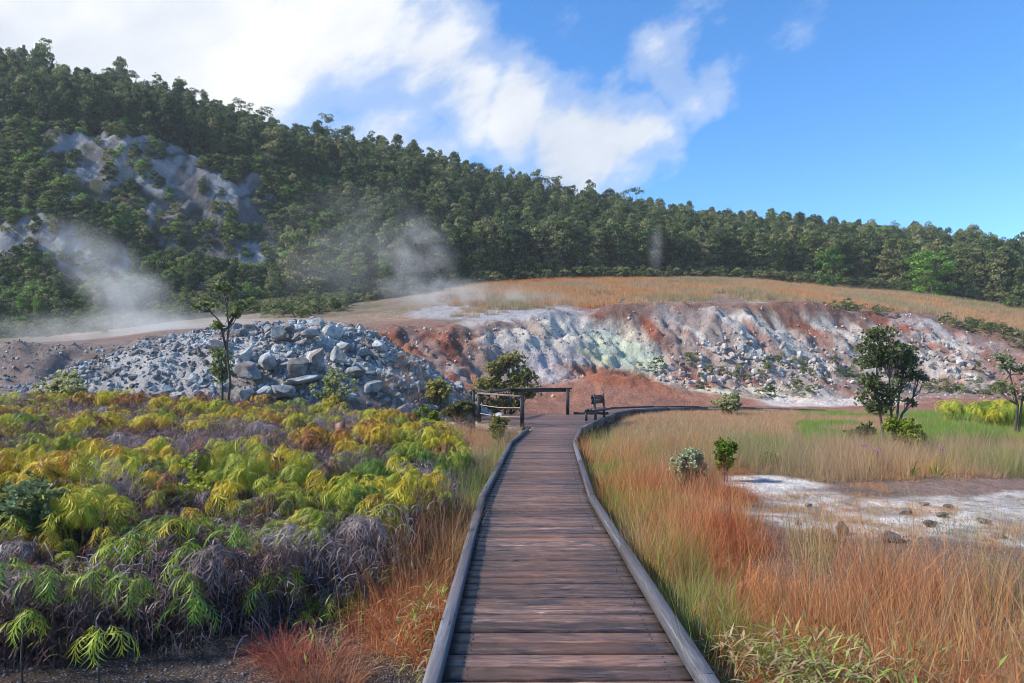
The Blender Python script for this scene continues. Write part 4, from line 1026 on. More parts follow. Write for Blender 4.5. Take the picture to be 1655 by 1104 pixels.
def fern_mesh(name, seed, nf, L, wl, droop, h, m, stalks=True, nleaf=11, rise=.55):
    rg = random.Random(seed); V = []; Rn = []
    for k in range(nf):
        an = 2*PI*k/nf+rg.uniform(-.3, .3); p = Vector((rg.gauss(0, .04), rg.gauss(0, .04), h*rg.uniform(.9, 1.06)))
        frond(V, Rn, rg, p, an, L*rg.uniform(.7, 1.15), droop*rg.uniform(.8, 1.2), nleaf, wl, rise*rg.uniform(.4, 1.3))
    if stalks:
        for k in range(3):
            a = Vector((rg.gauss(0, .06), rg.gauss(0, .06), 0)); b = Vector((rg.gauss(0, .03), rg.gauss(0, .03), h)); s_ = Vector((.005, 0, 0)); V += [a-s_, b-s_*.6, b+s_*.6, a+s_]; Rn.append(.2)
    V = np.array([tuple(v) for v in V]); return mesh_quads(name, V, np.arange(len(V)).reshape(-1, 4), np.array(Rn), m)
def tangle_mesh(name, seed, m, n_=64):
    """dead fronds: thin curled strands hanging in a heap"""
    rg = random.Random(seed); V = []; Rn = []
    for k in range(n_):
        p = Vector((rg.gauss(0, .16), rg.gauss(0, .16), rg.uniform(.12, .62))); an = rg.uniform(0, 6.28); el = rg.uniform(-.3, 1.0); cu = rg.uniform(1.5, 4.0); L = rg.uniform(.14, .36); w = rg.uniform(.002, .0065); tw = rg.gauss(0, .35); r_ = rg.random()
        for j in range(5):
            q = p+Vector((math.cos(an)*math.cos(el), math.sin(an)*math.cos(el), math.sin(el)))*(L/5); s_ = Vector((-math.sin(an), math.cos(an), rg.uniform(-.3, .3)))*w*(1-.16*j)
            V += [p-s_, q-s_*.85, q+s_*.85, p+s_]; Rn.append(r_)
            if rg.random() < .7:
                t = q+Vector((rg.gauss(0, .03), rg.gauss(0, .03), -.05)); V += [q, q.lerp(t, .5)+s_*.8, t, q.lerp(t, .5)-s_*.8]; Rn.append(r_)
            p = q; el -= cu/5; an += tw
    V = np.array([tuple(v) for v in V]); return mesh_quads(name, V, np.arange(len(V)).reshape(-1, 4), np.array(Rn), m)
FS = [src(fern_mesh('fern_tuft', 900+k, 9+k % 3, .32, .085, 2.4, .55, M['fern'], True, 8), 'fern') for k in range(5)] + [src(tangle_mesh('dead_tuft', 920+k, M['fern']), 'dead') for k in range(5)] + [src(fern_mesh('star_tuft', 940+k, 7, .27, .12, 2.5, .5, M['fern'], True, 6, .45), 'star') for k in range(3)]
def in_fern(x, y):
    # right edge of the thicket, front edge, far edge
    xr = np.interp(y, [4.2, 5.4, 7, 10, 14, 17, 21, 24], [-1.0, -1.15, -1.05, -1.0, -1.15, -2.0, -4.0, -5.0]) + (fbm(y*0.7, y*0+3, 950, 3)-0.5)*0.7
    yf = np.interp(x, [-12, -4, -3.2, -2.0, -1.2], [4.3, 4.55, 4.75, 5.3, 5.9]) + (fbm(x*0.9, x*0+7, 951, 3)-0.5)*0.5
    yb = np.interp(x, [-30, -16, -10, -4], [25, 24.0, 22.6, 21.5])
    return (x < xr) & (y > yf) & (y < yb)
# heads: separate domes of live fronds above a lower layer of dead growth
hx, hy, hr = [], [], []
g_occ = {}
for k in range(26000):
    xx = R.uniform(-26, -0.8); yv = 4.4+19.5*R.random()**1.2
    if abs(xx) > .80*yv+1.5: continue
    r_ = R.uniform(.24, .50)
    kx, ky = int(xx//.6), int(yv//.6)
    if any((xx-hx[j])**2+(yv-hy[j])**2 < ((r_+hr[j])*.93)**2 for i_ in (-2,-1,0,1,2) for j_ in (-2,-1,0,1,2) for j in g_occ.get((kx+i_, ky+j_), ())): continue
    g_occ.setdefault((kx, ky), []).append(len(hx)); hx.append(xx); hy.append(yv); hr.append(r_)
hx, hy, hr = np.array(hx), np.array(hy), np.array(hr)
ok = in_fern(hx, hy); hx, hy, hr = hx[ok], hy[ok], hr[ok]; nh = len(hx)
patch = fbm(hx*0.8+20, hy*0.6, 962, 3)*.8+.1+N.normal(0, .13, nh); pal = fbm(hx*0.35, hy*0.3, 964, 3)
thr = np.interp(hy, [4, 5.3, 6.3, 7.4, 9, 30], [.51, .515, .485, .45, .425, .41]) - .10*sstep(-3.2, -1.8, hx)*sstep(7, 9, hy)
hlive = patch > thr; hr = np.where(hlive, hr*1.12, hr)
edge = 0.30+0.70*sstep(0, 1.3, hy-np.interp(hx, [-12, -4, -3.2, -2.0, -1.2], [4.3, 4.55, 4.75, 5.3, 5.9]))
htop = (0.48+0.42*N.uniform(0, 1, nh)+.10*hlive+.25*(fbm(hx*.3, hy*.3, 966, 2)-.5))*edge
htint = np.where(hlive, np.clip(.635+(pal-.5)*.55+N.normal(0, .085, nh), .42, .9), np.clip(N.normal(.07, .09, nh), 0, .26))
htint = np.where((~hlive) & (N.uniform(0, 1, nh) < .13), N.uniform(.3, .46, nh), htint)
ge = hlive & (hx > -2.6) & (hy > 7.5) & (N.uniform(0, 1, nh) < .45); htint = np.where(ge, np.clip(htint+.16, 0, .96), htint)
PX_, PI_, PT_, PS_ = [], [], [], []
for k in range(nh):
    m_ = int((13 if hlive[k] else 8)*(hr[k]/.35)**2*np.interp(hy[k], [5, 12, 24], [1.1, .8, .55]))+3
    rr_ = hr[k]*np.sqrt(N.uniform(0, 1, m_)); aa = N.uniform(0, 2*PI, m_); xx = hx[k]+rr_*np.cos(aa); yv = hy[k]+rr_*np.sin(aa)
    zt = htop[k]-.38*hr[k]*(rr_/hr[k])**2*1.6
    PX_.append(np.stack([xx, yv, zt-.55*.8], 1)); PT_.append(np.where((N.uniform(0, 1, m_) < .16) & hlive[k], N.uniform(.12, .42, m_), np.clip(htint[k]+N.normal(0, .05, m_), 0, 1))); PS_.append(N.uniform(.62, .95, m_)*(1.0 if hlive[k] else 1.1))
    PI_.append(N.integers(0, 5, m_) if hlive[k] else np.where(N.uniform(0, 1, m_) < .22, N.integers(0, 5, m_), N.integers(5, 10, m_)))
heads = np.concatenate(PX_)
# lower layer
n = 24000; x = N.uniform(-26, -.6, n); y = 4.2+20.5*N.uniform(0, 1, n)**1.3; ok = in_fern(x, y) & (np.abs(x) < .8*y+1.6); x, y = x[ok], y[ok]
x, y = x[:13000], y[:13000]; n = len(x)
heads = np.concatenate([heads, np.stack([x, y, -.22+.25*N.uniform(0, 1, n)], 1)]); PI_.append(N.integers(4, 10, n)); PT_.append(np.clip(N.normal(.12, .10, n), 0, .4)); PS_.append(N.uniform(.8, 1.2, n))
n = 1000; x = N.uniform(-9, -.8, n); y = N.uniform(4.5, 9.0, n); ok = in_fern(x, y) & (np.abs(x) < .8*y+.5) & (N.uniform(0, 1, n) < .28+.5*sstep(.45, .6, fbm(x*.9, y*.9, 981, 2))); x, y = x[ok], y[ok]; n = len(x)
ed = 0.25+0.75*sstep(0, 1.2, y-np.interp(x, [-12, -4, -3.2, -2.0, -1.2], [4.3, 4.55, 4.75, 5.3, 5.9]))
heads = np.concatenate([heads, np.stack([x, y, (.55+.35*N.uniform(0, 1, n))*ed-.30], 1)]); PI_.append(N.integers(10, 13, n)); PT_.append(np.clip(N.normal(.65, .10, n), .42, .84)); PS_.append(N.uniform(.55, 1.05, n))
idx = np.concatenate(PI_); tint = np.concatenate(PT_); s_a = np.concatenate(PS_); n = len(heads)
heads[:, 2] += height(heads[:, 0], heads[:, 1])
cover('fern_thicket', FS, heads, rnd_rot(n, .22), uni(s_a), idx, tint, 'waist-high thicket of golden and dead violet-grey ferns')
print('fern', n)
# yellow fern patch across the grassland
n = 500; x = N.uniform(17.2, 21.5, n); y = N.uniform(23, 28, n); z = height(x, y)
ok = fbm(x*.9, y*.9, 970, 2) > .54; x, y, z = x[ok], y[ok], z[ok]; n = len(x)
cover('fern_patch', [src(fern_mesh('fern_tuft', 905+k, 10, .4, .1, 2.2, .6, M['fern']), 'fern') for k in range(3)], np.stack([x, y, z+.35*fbm(x*.6, y*.6, 971, 2)], 1), rnd_rot(n, .15), uni(N.uniform(.9, 1.5, n)), N.integers(0, 3, n), np.clip(N.normal(.78, .10, n), .45, .97), 'yellow-green ferns massed under the half-seen tree')
# individual fern plants along the near edge
FI = [fern_mesh('frond', 930+k, 7, .30, .10, 2.6, .5, M['fern_solo'], False, 7, .5) for k in range(3)]
STK = MB(); STK.tube([(0, 0, -.3), (.01, .01, .25), (0, 0, .5)], [.008, .006, .004], 5); stk_me = STK.mesh('stem', M['bark'])
spots = [(108, 930, 5.0, 'broad drooping lime fern at the near edge, larger of a pair'), (168, 935, 5.05, 'drooping lime fern close beside the broad one'), (20, 915, 4.95, 'lime fern hanging at the very edge of view'), (310, 935, 5.3, 'green fern with hanging leaves at the shaded front'),
 (385, 860, 6.0, 'pale arching fern standing clear of dead growth'), (218, 880, 5.6, 'yellow star-shaped fern above the dark dead ferns'), (318, 893, 5.6, 'hooped yellow fern in the grey thicket'), (222, 940, 5.1, 'green fern low in the shaded front'), (60, 1003, 4.75, 'small fern near the gravel'),
 (325, 978, 5.15, 'little yellow fern hanging just above the gravel'), (180, 1022, 4.7, 'dark green fern touching the gravel'), (478, 925, 5.9, 'fern with green fronds beside the red grass'), (685, 875, 8.3, 'fresh green fern beside the boardwalk kerb grass'), (445, 935, 5.7, 'reddish-tipped fern under the dead thicket')]
for px, py, Y_, lb in spots:
    Y_ -= .30
    x_ = (px-PX0)*Y_/F; z0 = CAMZ-(py-PY0)*Y_/F; e = empty('fern', (x_, Y_-.12, z0-.42), R.uniform(0, 6)); e.scale = (1, 1, 1); tag(e, lb, 'fern')
    link_obj('frond_whorl', FI[R.randrange(3)], e); link_obj('stem', stk_me, e)

# ------------------------------------------------------------------ grasses
def grass_mesh(name, seed, nb, h, spread, w, curl, m, lean=0.25, seg=4):
    rg = random.Random(seed); V = []; Rn = []
    for k in range(nb):
        an = rg.uniform(0, 6.28); rr = spread*math.sqrt(rg.random()); p = Vector((rr*math.cos(an), rr*math.sin(an), -.03)); d_an = an+rg.gauss(0, .8)
        el = PI/2-abs(rg.gauss(0, lean)); L = h*rg.uniform(.55, 1.1); ww = w*rg.uniform(.7, 1.3); cu = curl*rg.uniform(.2, 1.4); r_ = rg.random(); fa = rg.uniform(0, 6.28); s_ = Vector((math.cos(fa), math.sin(fa), 0))
        for j in range(seg):
            q = p+Vector((math.cos(d_an)*math.cos(el), math.sin(d_an)*math.cos(el), math.sin(el)))*(L/seg); w0 = ww*(1-j/seg*.85); w1 = ww*(1-(j+1)/seg*.85)
            V += [p-s_*w0, q-s_*w1, q+s_*w1, p+s_*w0]; Rn.append(r_); p = q; el -= cu/seg
    V = np.array([tuple(v) for v in V]); return mesh_quads(name, V, np.arange(len(V)).reshape(-1, 4), np.array(Rn), m)
GC = [src(grass_mesh('curly_tuft', 1000+k, 55, .42, .13, .0028, 3.2, M['grass'], .6, 5), 'curly') for k in range(4)]     # 0-3 curly dry
GT = [src(grass_mesh('tall_tuft', 1010+k, 13, .85, .14, .0024, .6, M['grass'], .17, 4), 'tall') for k in range(4)]      # 4-7 tall stalks
GS = [src(grass_mesh('short_tuft', 1020+k, 55, .28, .14, .003, .8, M['grass'], .3, 3), 'short') for k in range(3)]      # 8-10 short green
def bamboo_mesh(seed):
    rg = random.Random(seed); V = []; Rn = []
    for k in range(26):
        p = Vector((rg.gauss(0, .12), rg.gauss(0, .12), rg.uniform(.02, .3))); an = rg.uniform(0, 6.28); el = rg.uniform(-.2, 1.0); d = Vector((math.cos(an)*math.cos(el), math.sin(an)*math.cos(el), math.sin(el))); s_ = Vector((-math.sin(an), math.cos(an), 0)); L = rg.uniform(.08, .16)
        V += [p, p+d*L*.4+s_*.007, p+d*L-Vector((0, 0, .02)), p+d*L*.4-s_*.007]; Rn.append(rg.random())
    V = np.array([tuple(v) for v in V]); return mesh_quads('bamboo_leaves', V, np.arange(len(V)).reshape(-1, 4), np.array(Rn), M['grass'])
GB = [src(bamboo_mesh(1040+k), 'bamboo') for k in range(3)]                                                             # 11-13
GRASS = GC+GT+GS+GB
def inpoly(x, y, poly):
    c = np.zeros(np.shape(x), bool)
    for a, b in zip(poly, poly[1:]+poly[:1]):
        if a[1] == b[1]: continue
        c ^= ((a[1] > y) != (b[1] > y)) & (x < (b[0]-a[0])*(y-a[1])/(b[1]-a[1])+a[0])
    return c
def inboard(x, y): # boardwalk strip
    l = np.interp(y, [p[1] for p in LE], [p[0] for p in LE]); r = np.interp(y, [p[1] for p in RE], [p[0] for p in RE])
    return ((x > l-0.06) & (x < r+0.06) & (y < 23)) | inpoly(x, y, PL) | inpoly(x, y, NE[1:]+FE[::-1])
P_, I_, T_, S_ = [], [], [], []
def scatter(n, x0, x1, y0, y1, dens, kinds, tintf, sc=(.8, 1.2), ypow=1.0):
    x = N.uniform(x0, x1, n); y = y0+(y1-y0)*N.uniform(0, 1, n)**ypow
    d = dens(x, y); ok = (N.uniform(0, 1, n) < d) & ~inboard(x, y) & (np.abs(x) < .80*y+1.5); x, y = x[ok], y[ok]
    P_.append(np.stack([x, y, height(x, y)], 1)); I_.append(N.choice(kinds, len(x))); T_.append(np.clip(tintf(x, y), 0, 1)); S_.append(N.uniform(*sc, len(x)))
def pand(x, y): return np.sqrt(((x-8.6)/5.4)**2 + ((y-9.75-0.06*(x-8))/1.75)**2)
def bare(x, y):   # 1 inside the pan and its pebbly rim
    a = 1-sstep(1.0, 1.25, pand(x, y)); b = 1-sstep(.8, 1.1, np.sqrt(((x-4.5)/1.3)**2+((y-8.6)/2.2)**2)); c = 1-sstep(.8, 1.1, np.sqrt(((x-4.6)/1.1)**2+((y-11.9)/1.6)**2)); d = 1-sstep(.85, 1.05, np.sqrt(((x-10.5)/6.5)**2+((y-11.9)/.8)**2))
    return np.clip(a+b+c+d, 0, 1)
nz = lambda f, s: (lambda x, y: fbm(x*f, y*f, s, 3))
def offwalk(x, y):
    ne = np.interp(x, [p[0] for p in NE], [p[1] for p in NE]); return np.where(y > ne-np.interp(x, [2, 4, 9, 14], [.9, 1.5, 1.2, .5]), 0.0, 1.0)*1.0
# right foreground: dense curly orange with stalks
kx_ = lambda y: np.interp(y, [p[1] for p in RE], [p[0] for p in RE])
fr = lambda x, y: 1-sstep(4.9, 5.8, y+0.12*np.maximum(x-2.6, 0)-.9*sstep(2.9, 2.0, x))
scatter(9500, 1.1, 7.5, 2.4, 7.2, lambda x, y: fr(x, y)*(.12+.88*sstep(.38, .56, fbm(x*1.5, y*1.5, 1100, 2))), [0,1,2,3], lambda x, y: .27+(fbm(x*1.3, y*1.3, 1101, 3)-.5)*.85+N.normal(0, .11, len(x)), (.5, 1.1))
scatter(1500, 2.0, 7.5, 2.8, 6.0, lambda x, y: sstep(.44, .60, fbm(x*.8+3, y*.8, 1102, 2)+.14*sstep(2.4, 4.2, x)), [4,5,6,7], lambda x, y: .45+(fbm(x*.7, y*.7, 1103, 3)-.5)*1.2+N.normal(0, .17, len(x)), (.6, 1.05))
scatter(420, 2.6, 8.0, 5.6, 8.2, lambda x, y: sstep(.42, .6, fbm(x*.9, y*.9, 1112, 2)), [4,5,6,7], lambda x, y: .55+N.normal(0, .15, len(x)), (.6, .95))
# along the right kerb going away
scatter(9500, 1.1, 4.8, 5.2, 24, lambda x, y: (1-bare(x, y))*(.2+.8*sstep(.38, .55, fbm(x*1.1, y*.9, 1104, 2)))*(x < np.interp(y, [5, 6.5, 8, 9, 12, 24], [2.4, 2.7, 2.7, 3.2, 4.6, 4.8]))*(y < 17.5), [0,1,2,3,0,1,2,4,5,6], lambda x, y: .24-.12*np.exp(-((x-2.4)/.8)**2-((y-6)/1.6)**2)+(fbm(x*1.2, y*1.0, 1105, 3)-.5)*1.0+.18*sstep(8, 14, y)+N.normal(0, .06, len(x)), (.7, 1.1))
scatter(3500, 1.3, 4.2, 9, 20.5, lambda x, y: (1-sstep(.4, 1.5, x-kx_(y)))*sstep(.3, .55, fbm(x*.6, y*.5, 1113, 2)+.2*sstep(11, 14, y)), [8,9,10,8,9], lambda x, y: .9+N.normal(0, .06, len(x)), (.8, 1.3))
scatter(500, 1.1, 1.7, 3, 9, lambda x, y: sstep(.4, .6, fbm(x*1.5, y*.8, 1114, 2)), [8,9,10,4,5], lambda x, y: .84+N.normal(0, .08, len(x)), (.6, .95))
# band behind the pan
scatter(15000, 2.5, 20, 12.3, 18.6, lambda x, y: (1-bare(x, y))*(x > np.interp(y, [12, 16, 17.5, 19, 25], [2.5, 3, 4.5, 5.5, 8]))*(.45+.55*sstep(.35, .5, fbm(x*.5, y*.4, 1106, 2))), [0,1,2,3,4,5,6,7,4,5,6,7], lambda x, y: .52+(fbm(x*.4, y*.35, 1107, 3)-.5)*.9+N.normal(0, .06, len(x)), (.5, .95))
scatter(3000, 2.0, 6.5, 16.5, 26, lambda x, y: offwalk(x, y)*.8*(x > kx_(y)+.25), [8,9,10,8,9,4], lambda x, y: .68+.2*(1-sstep(.5, 1.8, x-kx_(y)))+N.normal(0, .07, len(x)), (.6, 1.0))
# far green sward
scatter(24000, 3.5, 30, 18.3, 37, lambda x, y: (x > 2.6+.30*(y-21))*.9*offwalk(x, y), [8,9,10], lambda x, y: np.clip(.50+.42*np.maximum(sstep(.49, .56, fbm(x*.25, y*.3, 1108, 3))*(PX0+F*x/y > 1290), sstep(1440, 1500, PX0+F*x/y)), 0, .93)+N.normal(0, .05, len(x)), (.9, 1.5))
scatter(9000, 4, 30, 19, 38, lambda x, y: sstep(.52, .62, fbm(x*.3, y*.4, 1109, 3))*(x > 4+.45*(y-21))*offwalk(x, y), [0,1,2,3,4,5], lambda x, y: .55+N.normal(0, .08, len(x)), (.5, .9))
# left strip between ferns and the boardwalk
scatter(9000, -2.6, .2, 4.9, 22, lambda x, y: (~in_fern(x+.1, y))*((y > 6.2) | (x > -1.15))*(.3+.6*sstep(.4, .55, fbm(x*.8, y*.6, 1110, 2)))*(1-.85*np.exp(-((x+1.3)/1.2)**2-((y-18)/4)**2)), [0,1,2,3,4,5,8], lambda x, y: .25+.45*sstep(6, 10, y)+(fbm(x*.8, y*.5, 1111, 3)-.5)*.7+N.normal(0, .06, len(x)), (.6, 1.1))
scatter(300, -1.3, -.5, 4.4, 6.2, lambda x, y: .5*sstep(-1.2, -.7, x), [0,1,2,3], lambda x, y: .22+N.normal(0, .08, len(x)), (.5, 1.0))
scatter(2500, -5, 1, 19, 30, lambda x, y: .35*(x < -1.6+2*(y < 22.5)), [0,1,2,3,4,5,8], lambda x, y: .45+N.normal(0, .14, len(x)), (.7, 1.3))
# bamboo grass near the kerb
scatter(420, 1.3, 3.4, 2.8, 4.4, lambda x, y: np.exp(-(((x-1.75)/.5)**2+((y-3.9)/.45)**2)), [11,12,13], lambda x, y: .72+N.normal(0, .1, len(x)), (.8, 1.2))
scatter(50, -1.3, -.5, 4, 6.5, lambda x, y: .4+0*x, [11,12,13], lambda x, y: .75+N.normal(0, .12, len(x)), (.7, 1.0))
# sprigs on the rims of the pan
scatter(1500, 3.6, 12, 7.3, 13, lambda x, y: bare(x, y)*sstep(.54, .64, fbm(x*1.1, y*1.1, 1115, 3)), [0,1,2,3], lambda x, y: .45+N.normal(0, .15, len(x)), (.3, .6))
P_ = np.concatenate(P_); I_ = np.concatenate(I_); T_ = np.concatenate(T_); S_ = np.concatenate(S_)
cover('grass', GRASS, P_, rnd_rot(len(P_), .1), uni(S_), I_, T_, 'dry orange, straw and green grass on the flats')
print('grass', len(P_))
# terrace grass: coarse patches
def patch_mesh(seed, nb, h, spread, w):
    return grass_mesh('dry_patch', seed, nb, h, spread, w, .5, M['grass'], .2, 2)
GP = [src(patch_mesh(1060+k, 130, .55, .55, .009), 'patch') for k in range(3)]
n = 26000; x = N.uniform(-25, 90, n); y = N.uniform(48, 110, n); z = height(x, y); sx, sy = toscreen(x, y, z)
by = np.interp(sx, TB[:,0], TB[:,6]); ly = np.interp(sx, TB[:,0], TB[:,2]); g_ = fbm(x*.09, y*.09, 1120, 3)
p = sstep(0, 9 , y-ly)*(1-sstep(-.5, 1.5, y-by))*sstep(690, 860, sx)*(.25+.75*sstep(.36, .5, g_+.25*sstep(-26, -6, y-by)))
p = p+.2*sstep(1, 4, y-ly)*(sx > 1200)*(y < by)
ok = (N.uniform(0, 1, n) < p) & (sx < 1760); x, y, z = x[ok], y[ok], z[ok]
cover('terrace_grass', GP, np.stack([x, y, z], 1), rnd_rot(len(x), .06), uni(N.uniform(.7, 1.25, len(x))), N.integers(0, 3, len(x)), np.clip(.53+(fbm(x*.12, y*.12, 1121, 3)-.5)*.8+N.normal(0, .08, len(x)), 0.1, .68), 'reddish dry grass along the top of the bank')
# red grass clumps, near left
rg_me = [grass_mesh('blades', 1080+k, 420, .34, .17, .0022, 2.2, M['red_grass'], .45, 4) for k in range(2)]
for k, (px, Y_, sc_, lb) in enumerate([(500, 4.45, 1.0, 'bushy red grass clump on the gravel, broadest of its group'), (455, 4.7, .8, 'red grass clump on the gravel, on the fern side of the broadest one'), (545, 4.25, .75, 'red grass clump on the gravel, closest to the boardwalk'), (590, 5.2, .7, 'rusty grass clump at the dark end of the fern edge'), (640, 5.6, .85, 'rusty grass clump close to the boardwalk kerb')]):
    o = link_obj('grass_clump', rg_me[k % 2], loc=at(px, Y_)); o.scale = (sc_*1.25,)*3; o.rotation_euler = (0, 0, k*1.3); tag(o, lb, 'grass clump')
# strappy plants + violet orchids in the band
for px, Y_, lb in [(1405, 13.2, 'spiky yellow-green orchid clump nearest the ohia trunk'), (1512, 13.0, 'spiky yellow-green orchid clump beyond the pan, in the middle of the band'), (1600, 13.6, 'spiky yellow-green orchid clump toward the edge of view'), (1470, 12.8, 'low spiky orchid clump between two bigger ones')]:
    e = empty('orchid_plant', at(px, Y_), 0); tag(e, lb, 'plant'); me = grass_mesh('blades', int(px), 22, .5, .06, .013, 1.3, M['lime'], .5, 4); link_obj('leaf_clump', me, e)
for px, py, Y_, lb in [(1395, 722, 13.5, 'violet orchid flower spray near the ohia trunk'), (1418, 728, 13.4, 'second violet orchid spray beside the ohia trunk, slightly lower'), (1520, 726, 13.4, 'violet orchid flower spray standing alone in the dry band')]:
    x_ = (px-PX0)*Y_/F; g0 = H(x_, Y_); z_ = CAMZ-(py-PY0)*Y_/F
    e = empty('orchid_flower', (x_, Y_, g0)); tag(e, lb, 'flower'); mb = MB(); mb.tube([(0, 0, 0), (.01, 0, (z_-g0)*.6), (0, 0, z_-g0)], [.005, .004, .003], 4); mb.build('stem', M['bark'], e)
    rg = random.Random(px); VV = []
    for k in range(9): VV += rosette(rg, (rg.gauss(0, .05), rg.gauss(0, .05), z_-g0+rg.gauss(0, .03)), (0, 0, 1), .028, 5, .45)
    VV = np.array([tuple(v) for v in VV]); link_obj('blossom', mesh_quads('blossom', VV, np.arange(len(VV)).reshape(-1, 4), np.full(len(VV)//4, .5), M['violet']), e)
# gravel
GVm = [src(rock_mesh('gravel_piece', 1200+k, M['gravel'], 1), 'gravel') for k in range(4)]
n = 16000; x = N.uniform(-5.5, 9, n); y = N.uniform(2.6, 9.5, n); ok = ~inboard(x, y) & (N.uniform(0, 1, n) < np.where(x < 0, 1.0, .55)); x, y = x[ok], y[ok]
s = .006+.016*N.uniform(0, 1, len(x))**2.5
cover('gravel', GVm, np.stack([x, y, height(x, y)+s*.3], 1), N.uniform(-3, 3, (len(x), 3)), uni(s), N.integers(0, 4, len(x)), N.uniform(0, 1, len(x)), 'dark loose gravel on the bare ground')

# ------------------------------------------------------------------ mast behind the ridge
def lm(px, top, w, Y_=140.0):
    x_ = (px-PX0)*Y_/F; z1 = CAMZ+(PY0-top)*Y_/F; return x_, z1, w*Y_/F
x0_, _, _ = lm(55, 80, 3); e = empty('antenna_mast', (x0_, 140, H(x0_, 140))); tag(e, 'green antenna panels and poles poking above the ridge trees', 'antenna')
g0 = H(x0_, 140)
for px, tp, w, bt in [(37, 73, 6, 105), (58, 70, 5, 105), (71, 73, 3, 105), (84, 86, 2.5, 110)]:
    xx, zt, ww = lm(px, tp, w); zb = CAMZ+(PY0-bt)*140/F; mb = MB(); mb.box((xx-x0_, 0, (zt+zb)/2-g0), (ww, ww*.5, zt-zb)); mb.build('panel', M['antenna'], e)
mb = MB(); mb.tube([(0, .4, 0), (0, .4, CAMZ+(PY0-85)*140/F-g0)], [.35, .2], 8); mb.build('pole', M['antenna'], e)
mb = MB(); mb.box((0.4, .4, CAMZ+(PY0-98)*140/F-g0), (6.2, .2, .2)); mb.build('crossbar', M['antenna'], e)
# a few branches overhead behind the viewer: the trees that shade the near gravel
SHADE = [(-10.5, 1.6, .85)]
for k, (x_, y_, sc_) in enumerate(SHADE):
    put_tree(FT[k % 6], x_, y_, sc_, 'tall tree beside the path out of the photograph', 'trees beside the path', 'roadside_tree', wide=1.3)

# ------------------------------------------------------------------ steam
def steam(name, c, size, dens, rot=0.0, scale=0.25, label='', lo=0.48, hi=0.72, stretch=(1,1,1)):
    mb = MB(); import bmesh
    bm = bmesh.new(); bmesh.ops.create_icosphere(bm, subdivisions=3, radius=1.0); me = bpy.data.meshes.new(name); bm.to_mesh(me); bm.free()
    o = link_obj(name, me, loc=c); o.scale = size; o.rotation_euler = (0, rot, 0)
    m = bpy.data.materials.new('steam'); m.use_nodes = True; nt = m.node_tree; nt.nodes.remove(nt.nodes['Principled BSDF']); out = nt.nodes['Material Output']
    pv = nd(nt, 'ShaderNodeVolumePrincipled'); pv.inputs['Color'].default_value = (1, 1, 1, 1); pv.inputs['Anisotropy'].default_value = 0
    tc = nd(nt, 'ShaderNodeTexCoord'); ln = nd(nt, 'ShaderNodeVectorMath', operation='LENGTH'); lk(nt, tc.outputs['Object'], ln.inputs[0])
    fall = ramp(nt, ln.outputs['Value'], [(0.15, 1), (0.95, 0)], 'EASE')
    pos = nd(nt, 'ShaderNodeNewGeometry').outputs['Position']; mp = nd(nt, 'ShaderNodeMapping'); mp.inputs['Scale'].default_value = stretch; lk(nt, pos, mp.inputs[0])
    nz_ = noise(nt, scale, 4, .6, mp.outputs[0], .6); r = ramp(nt, nz_.outputs[0], [(lo, 0), (hi, 1)])
    d = math_(nt, 'MULTIPLY', math_(nt, 'MULTIPLY', fall.outputs[0], r.outputs[0]), dens); lk(nt, d, pv.inputs['Density']); lk(nt, pv.outputs[0], out.inputs['Volume'])
    m.cycles.volume_step_rate = 1.0 if hasattr(m.cycles, 'volume_step_rate') else 1.0
    me.materials.append(m); tag(o, label, kind='stuff'); return o
def sp(px, py, Y_): return ((px-PX0)*Y_/F, Y_, CAMZ-(py-PY0)*Y_/F)
steam('steam_plume', sp(215, 475, 56), (10.5, 5, 3.8), .18, rot=.72, scale=.22, label='white steam plume leaning up over the mound from its far side', lo=.38, hi=.62)
steam('low_steam', sp(230, 535, 52), (17, 5, 2.2), .16, scale=.2, label='low white vapour drifting along the terrace behind the mound', lo=.38, hi=.6)
steam('steam_wisp', sp(670, 425, 72), (6, 4, 7), .13, rot=.15, scale=.3, label='thin blue-white steam rising before the dark slope', lo=.45, hi=.66)
steam('steam_wisp', sp(770, 482, 64), (14, 5, 2.2), .16, rot=.1, scale=.3, label='low thin steam crossing the bare terrace', lo=.4, hi=.62)
steam('steam_veil', sp(560, 400, 78), (14, 4, 9), .05, rot=-.3, scale=.18, label='faint veil of vapour in front of the middle slope', lo=.38, hi=.62)
steam('steam_wisp', sp(1060, 400, 85), (1.4, 1.4, 4.5), .12, scale=.4, label='thin upright wisp of steam beside the dark forest edge', lo=.35, hi=.6)

mb = MB(); mb.box((0, 155, 40), (860, 570, 150)); hz = mb.build('haze', m_plain('haze_air', (1, 1, 1)))
m = bpy.data.materials.new('haze_air'); m.use_nodes = True; nt = m.node_tree; nt.nodes.remove(nt.nodes['Principled BSDF'])
pv = nd(nt, 'ShaderNodeVolumePrincipled'); pv.inputs['Color'].default_value = (.86, .92, 1, 1); pv.inputs['Density'].default_value = .00038; lk(nt, pv.outputs[0], nt.nodes['Material Output'].inputs['Volume'])
hz.data.materials.clear(); hz.data.materials.append(m); tag(hz, 'thin pale air haze over the whole valley', kind='stuff')
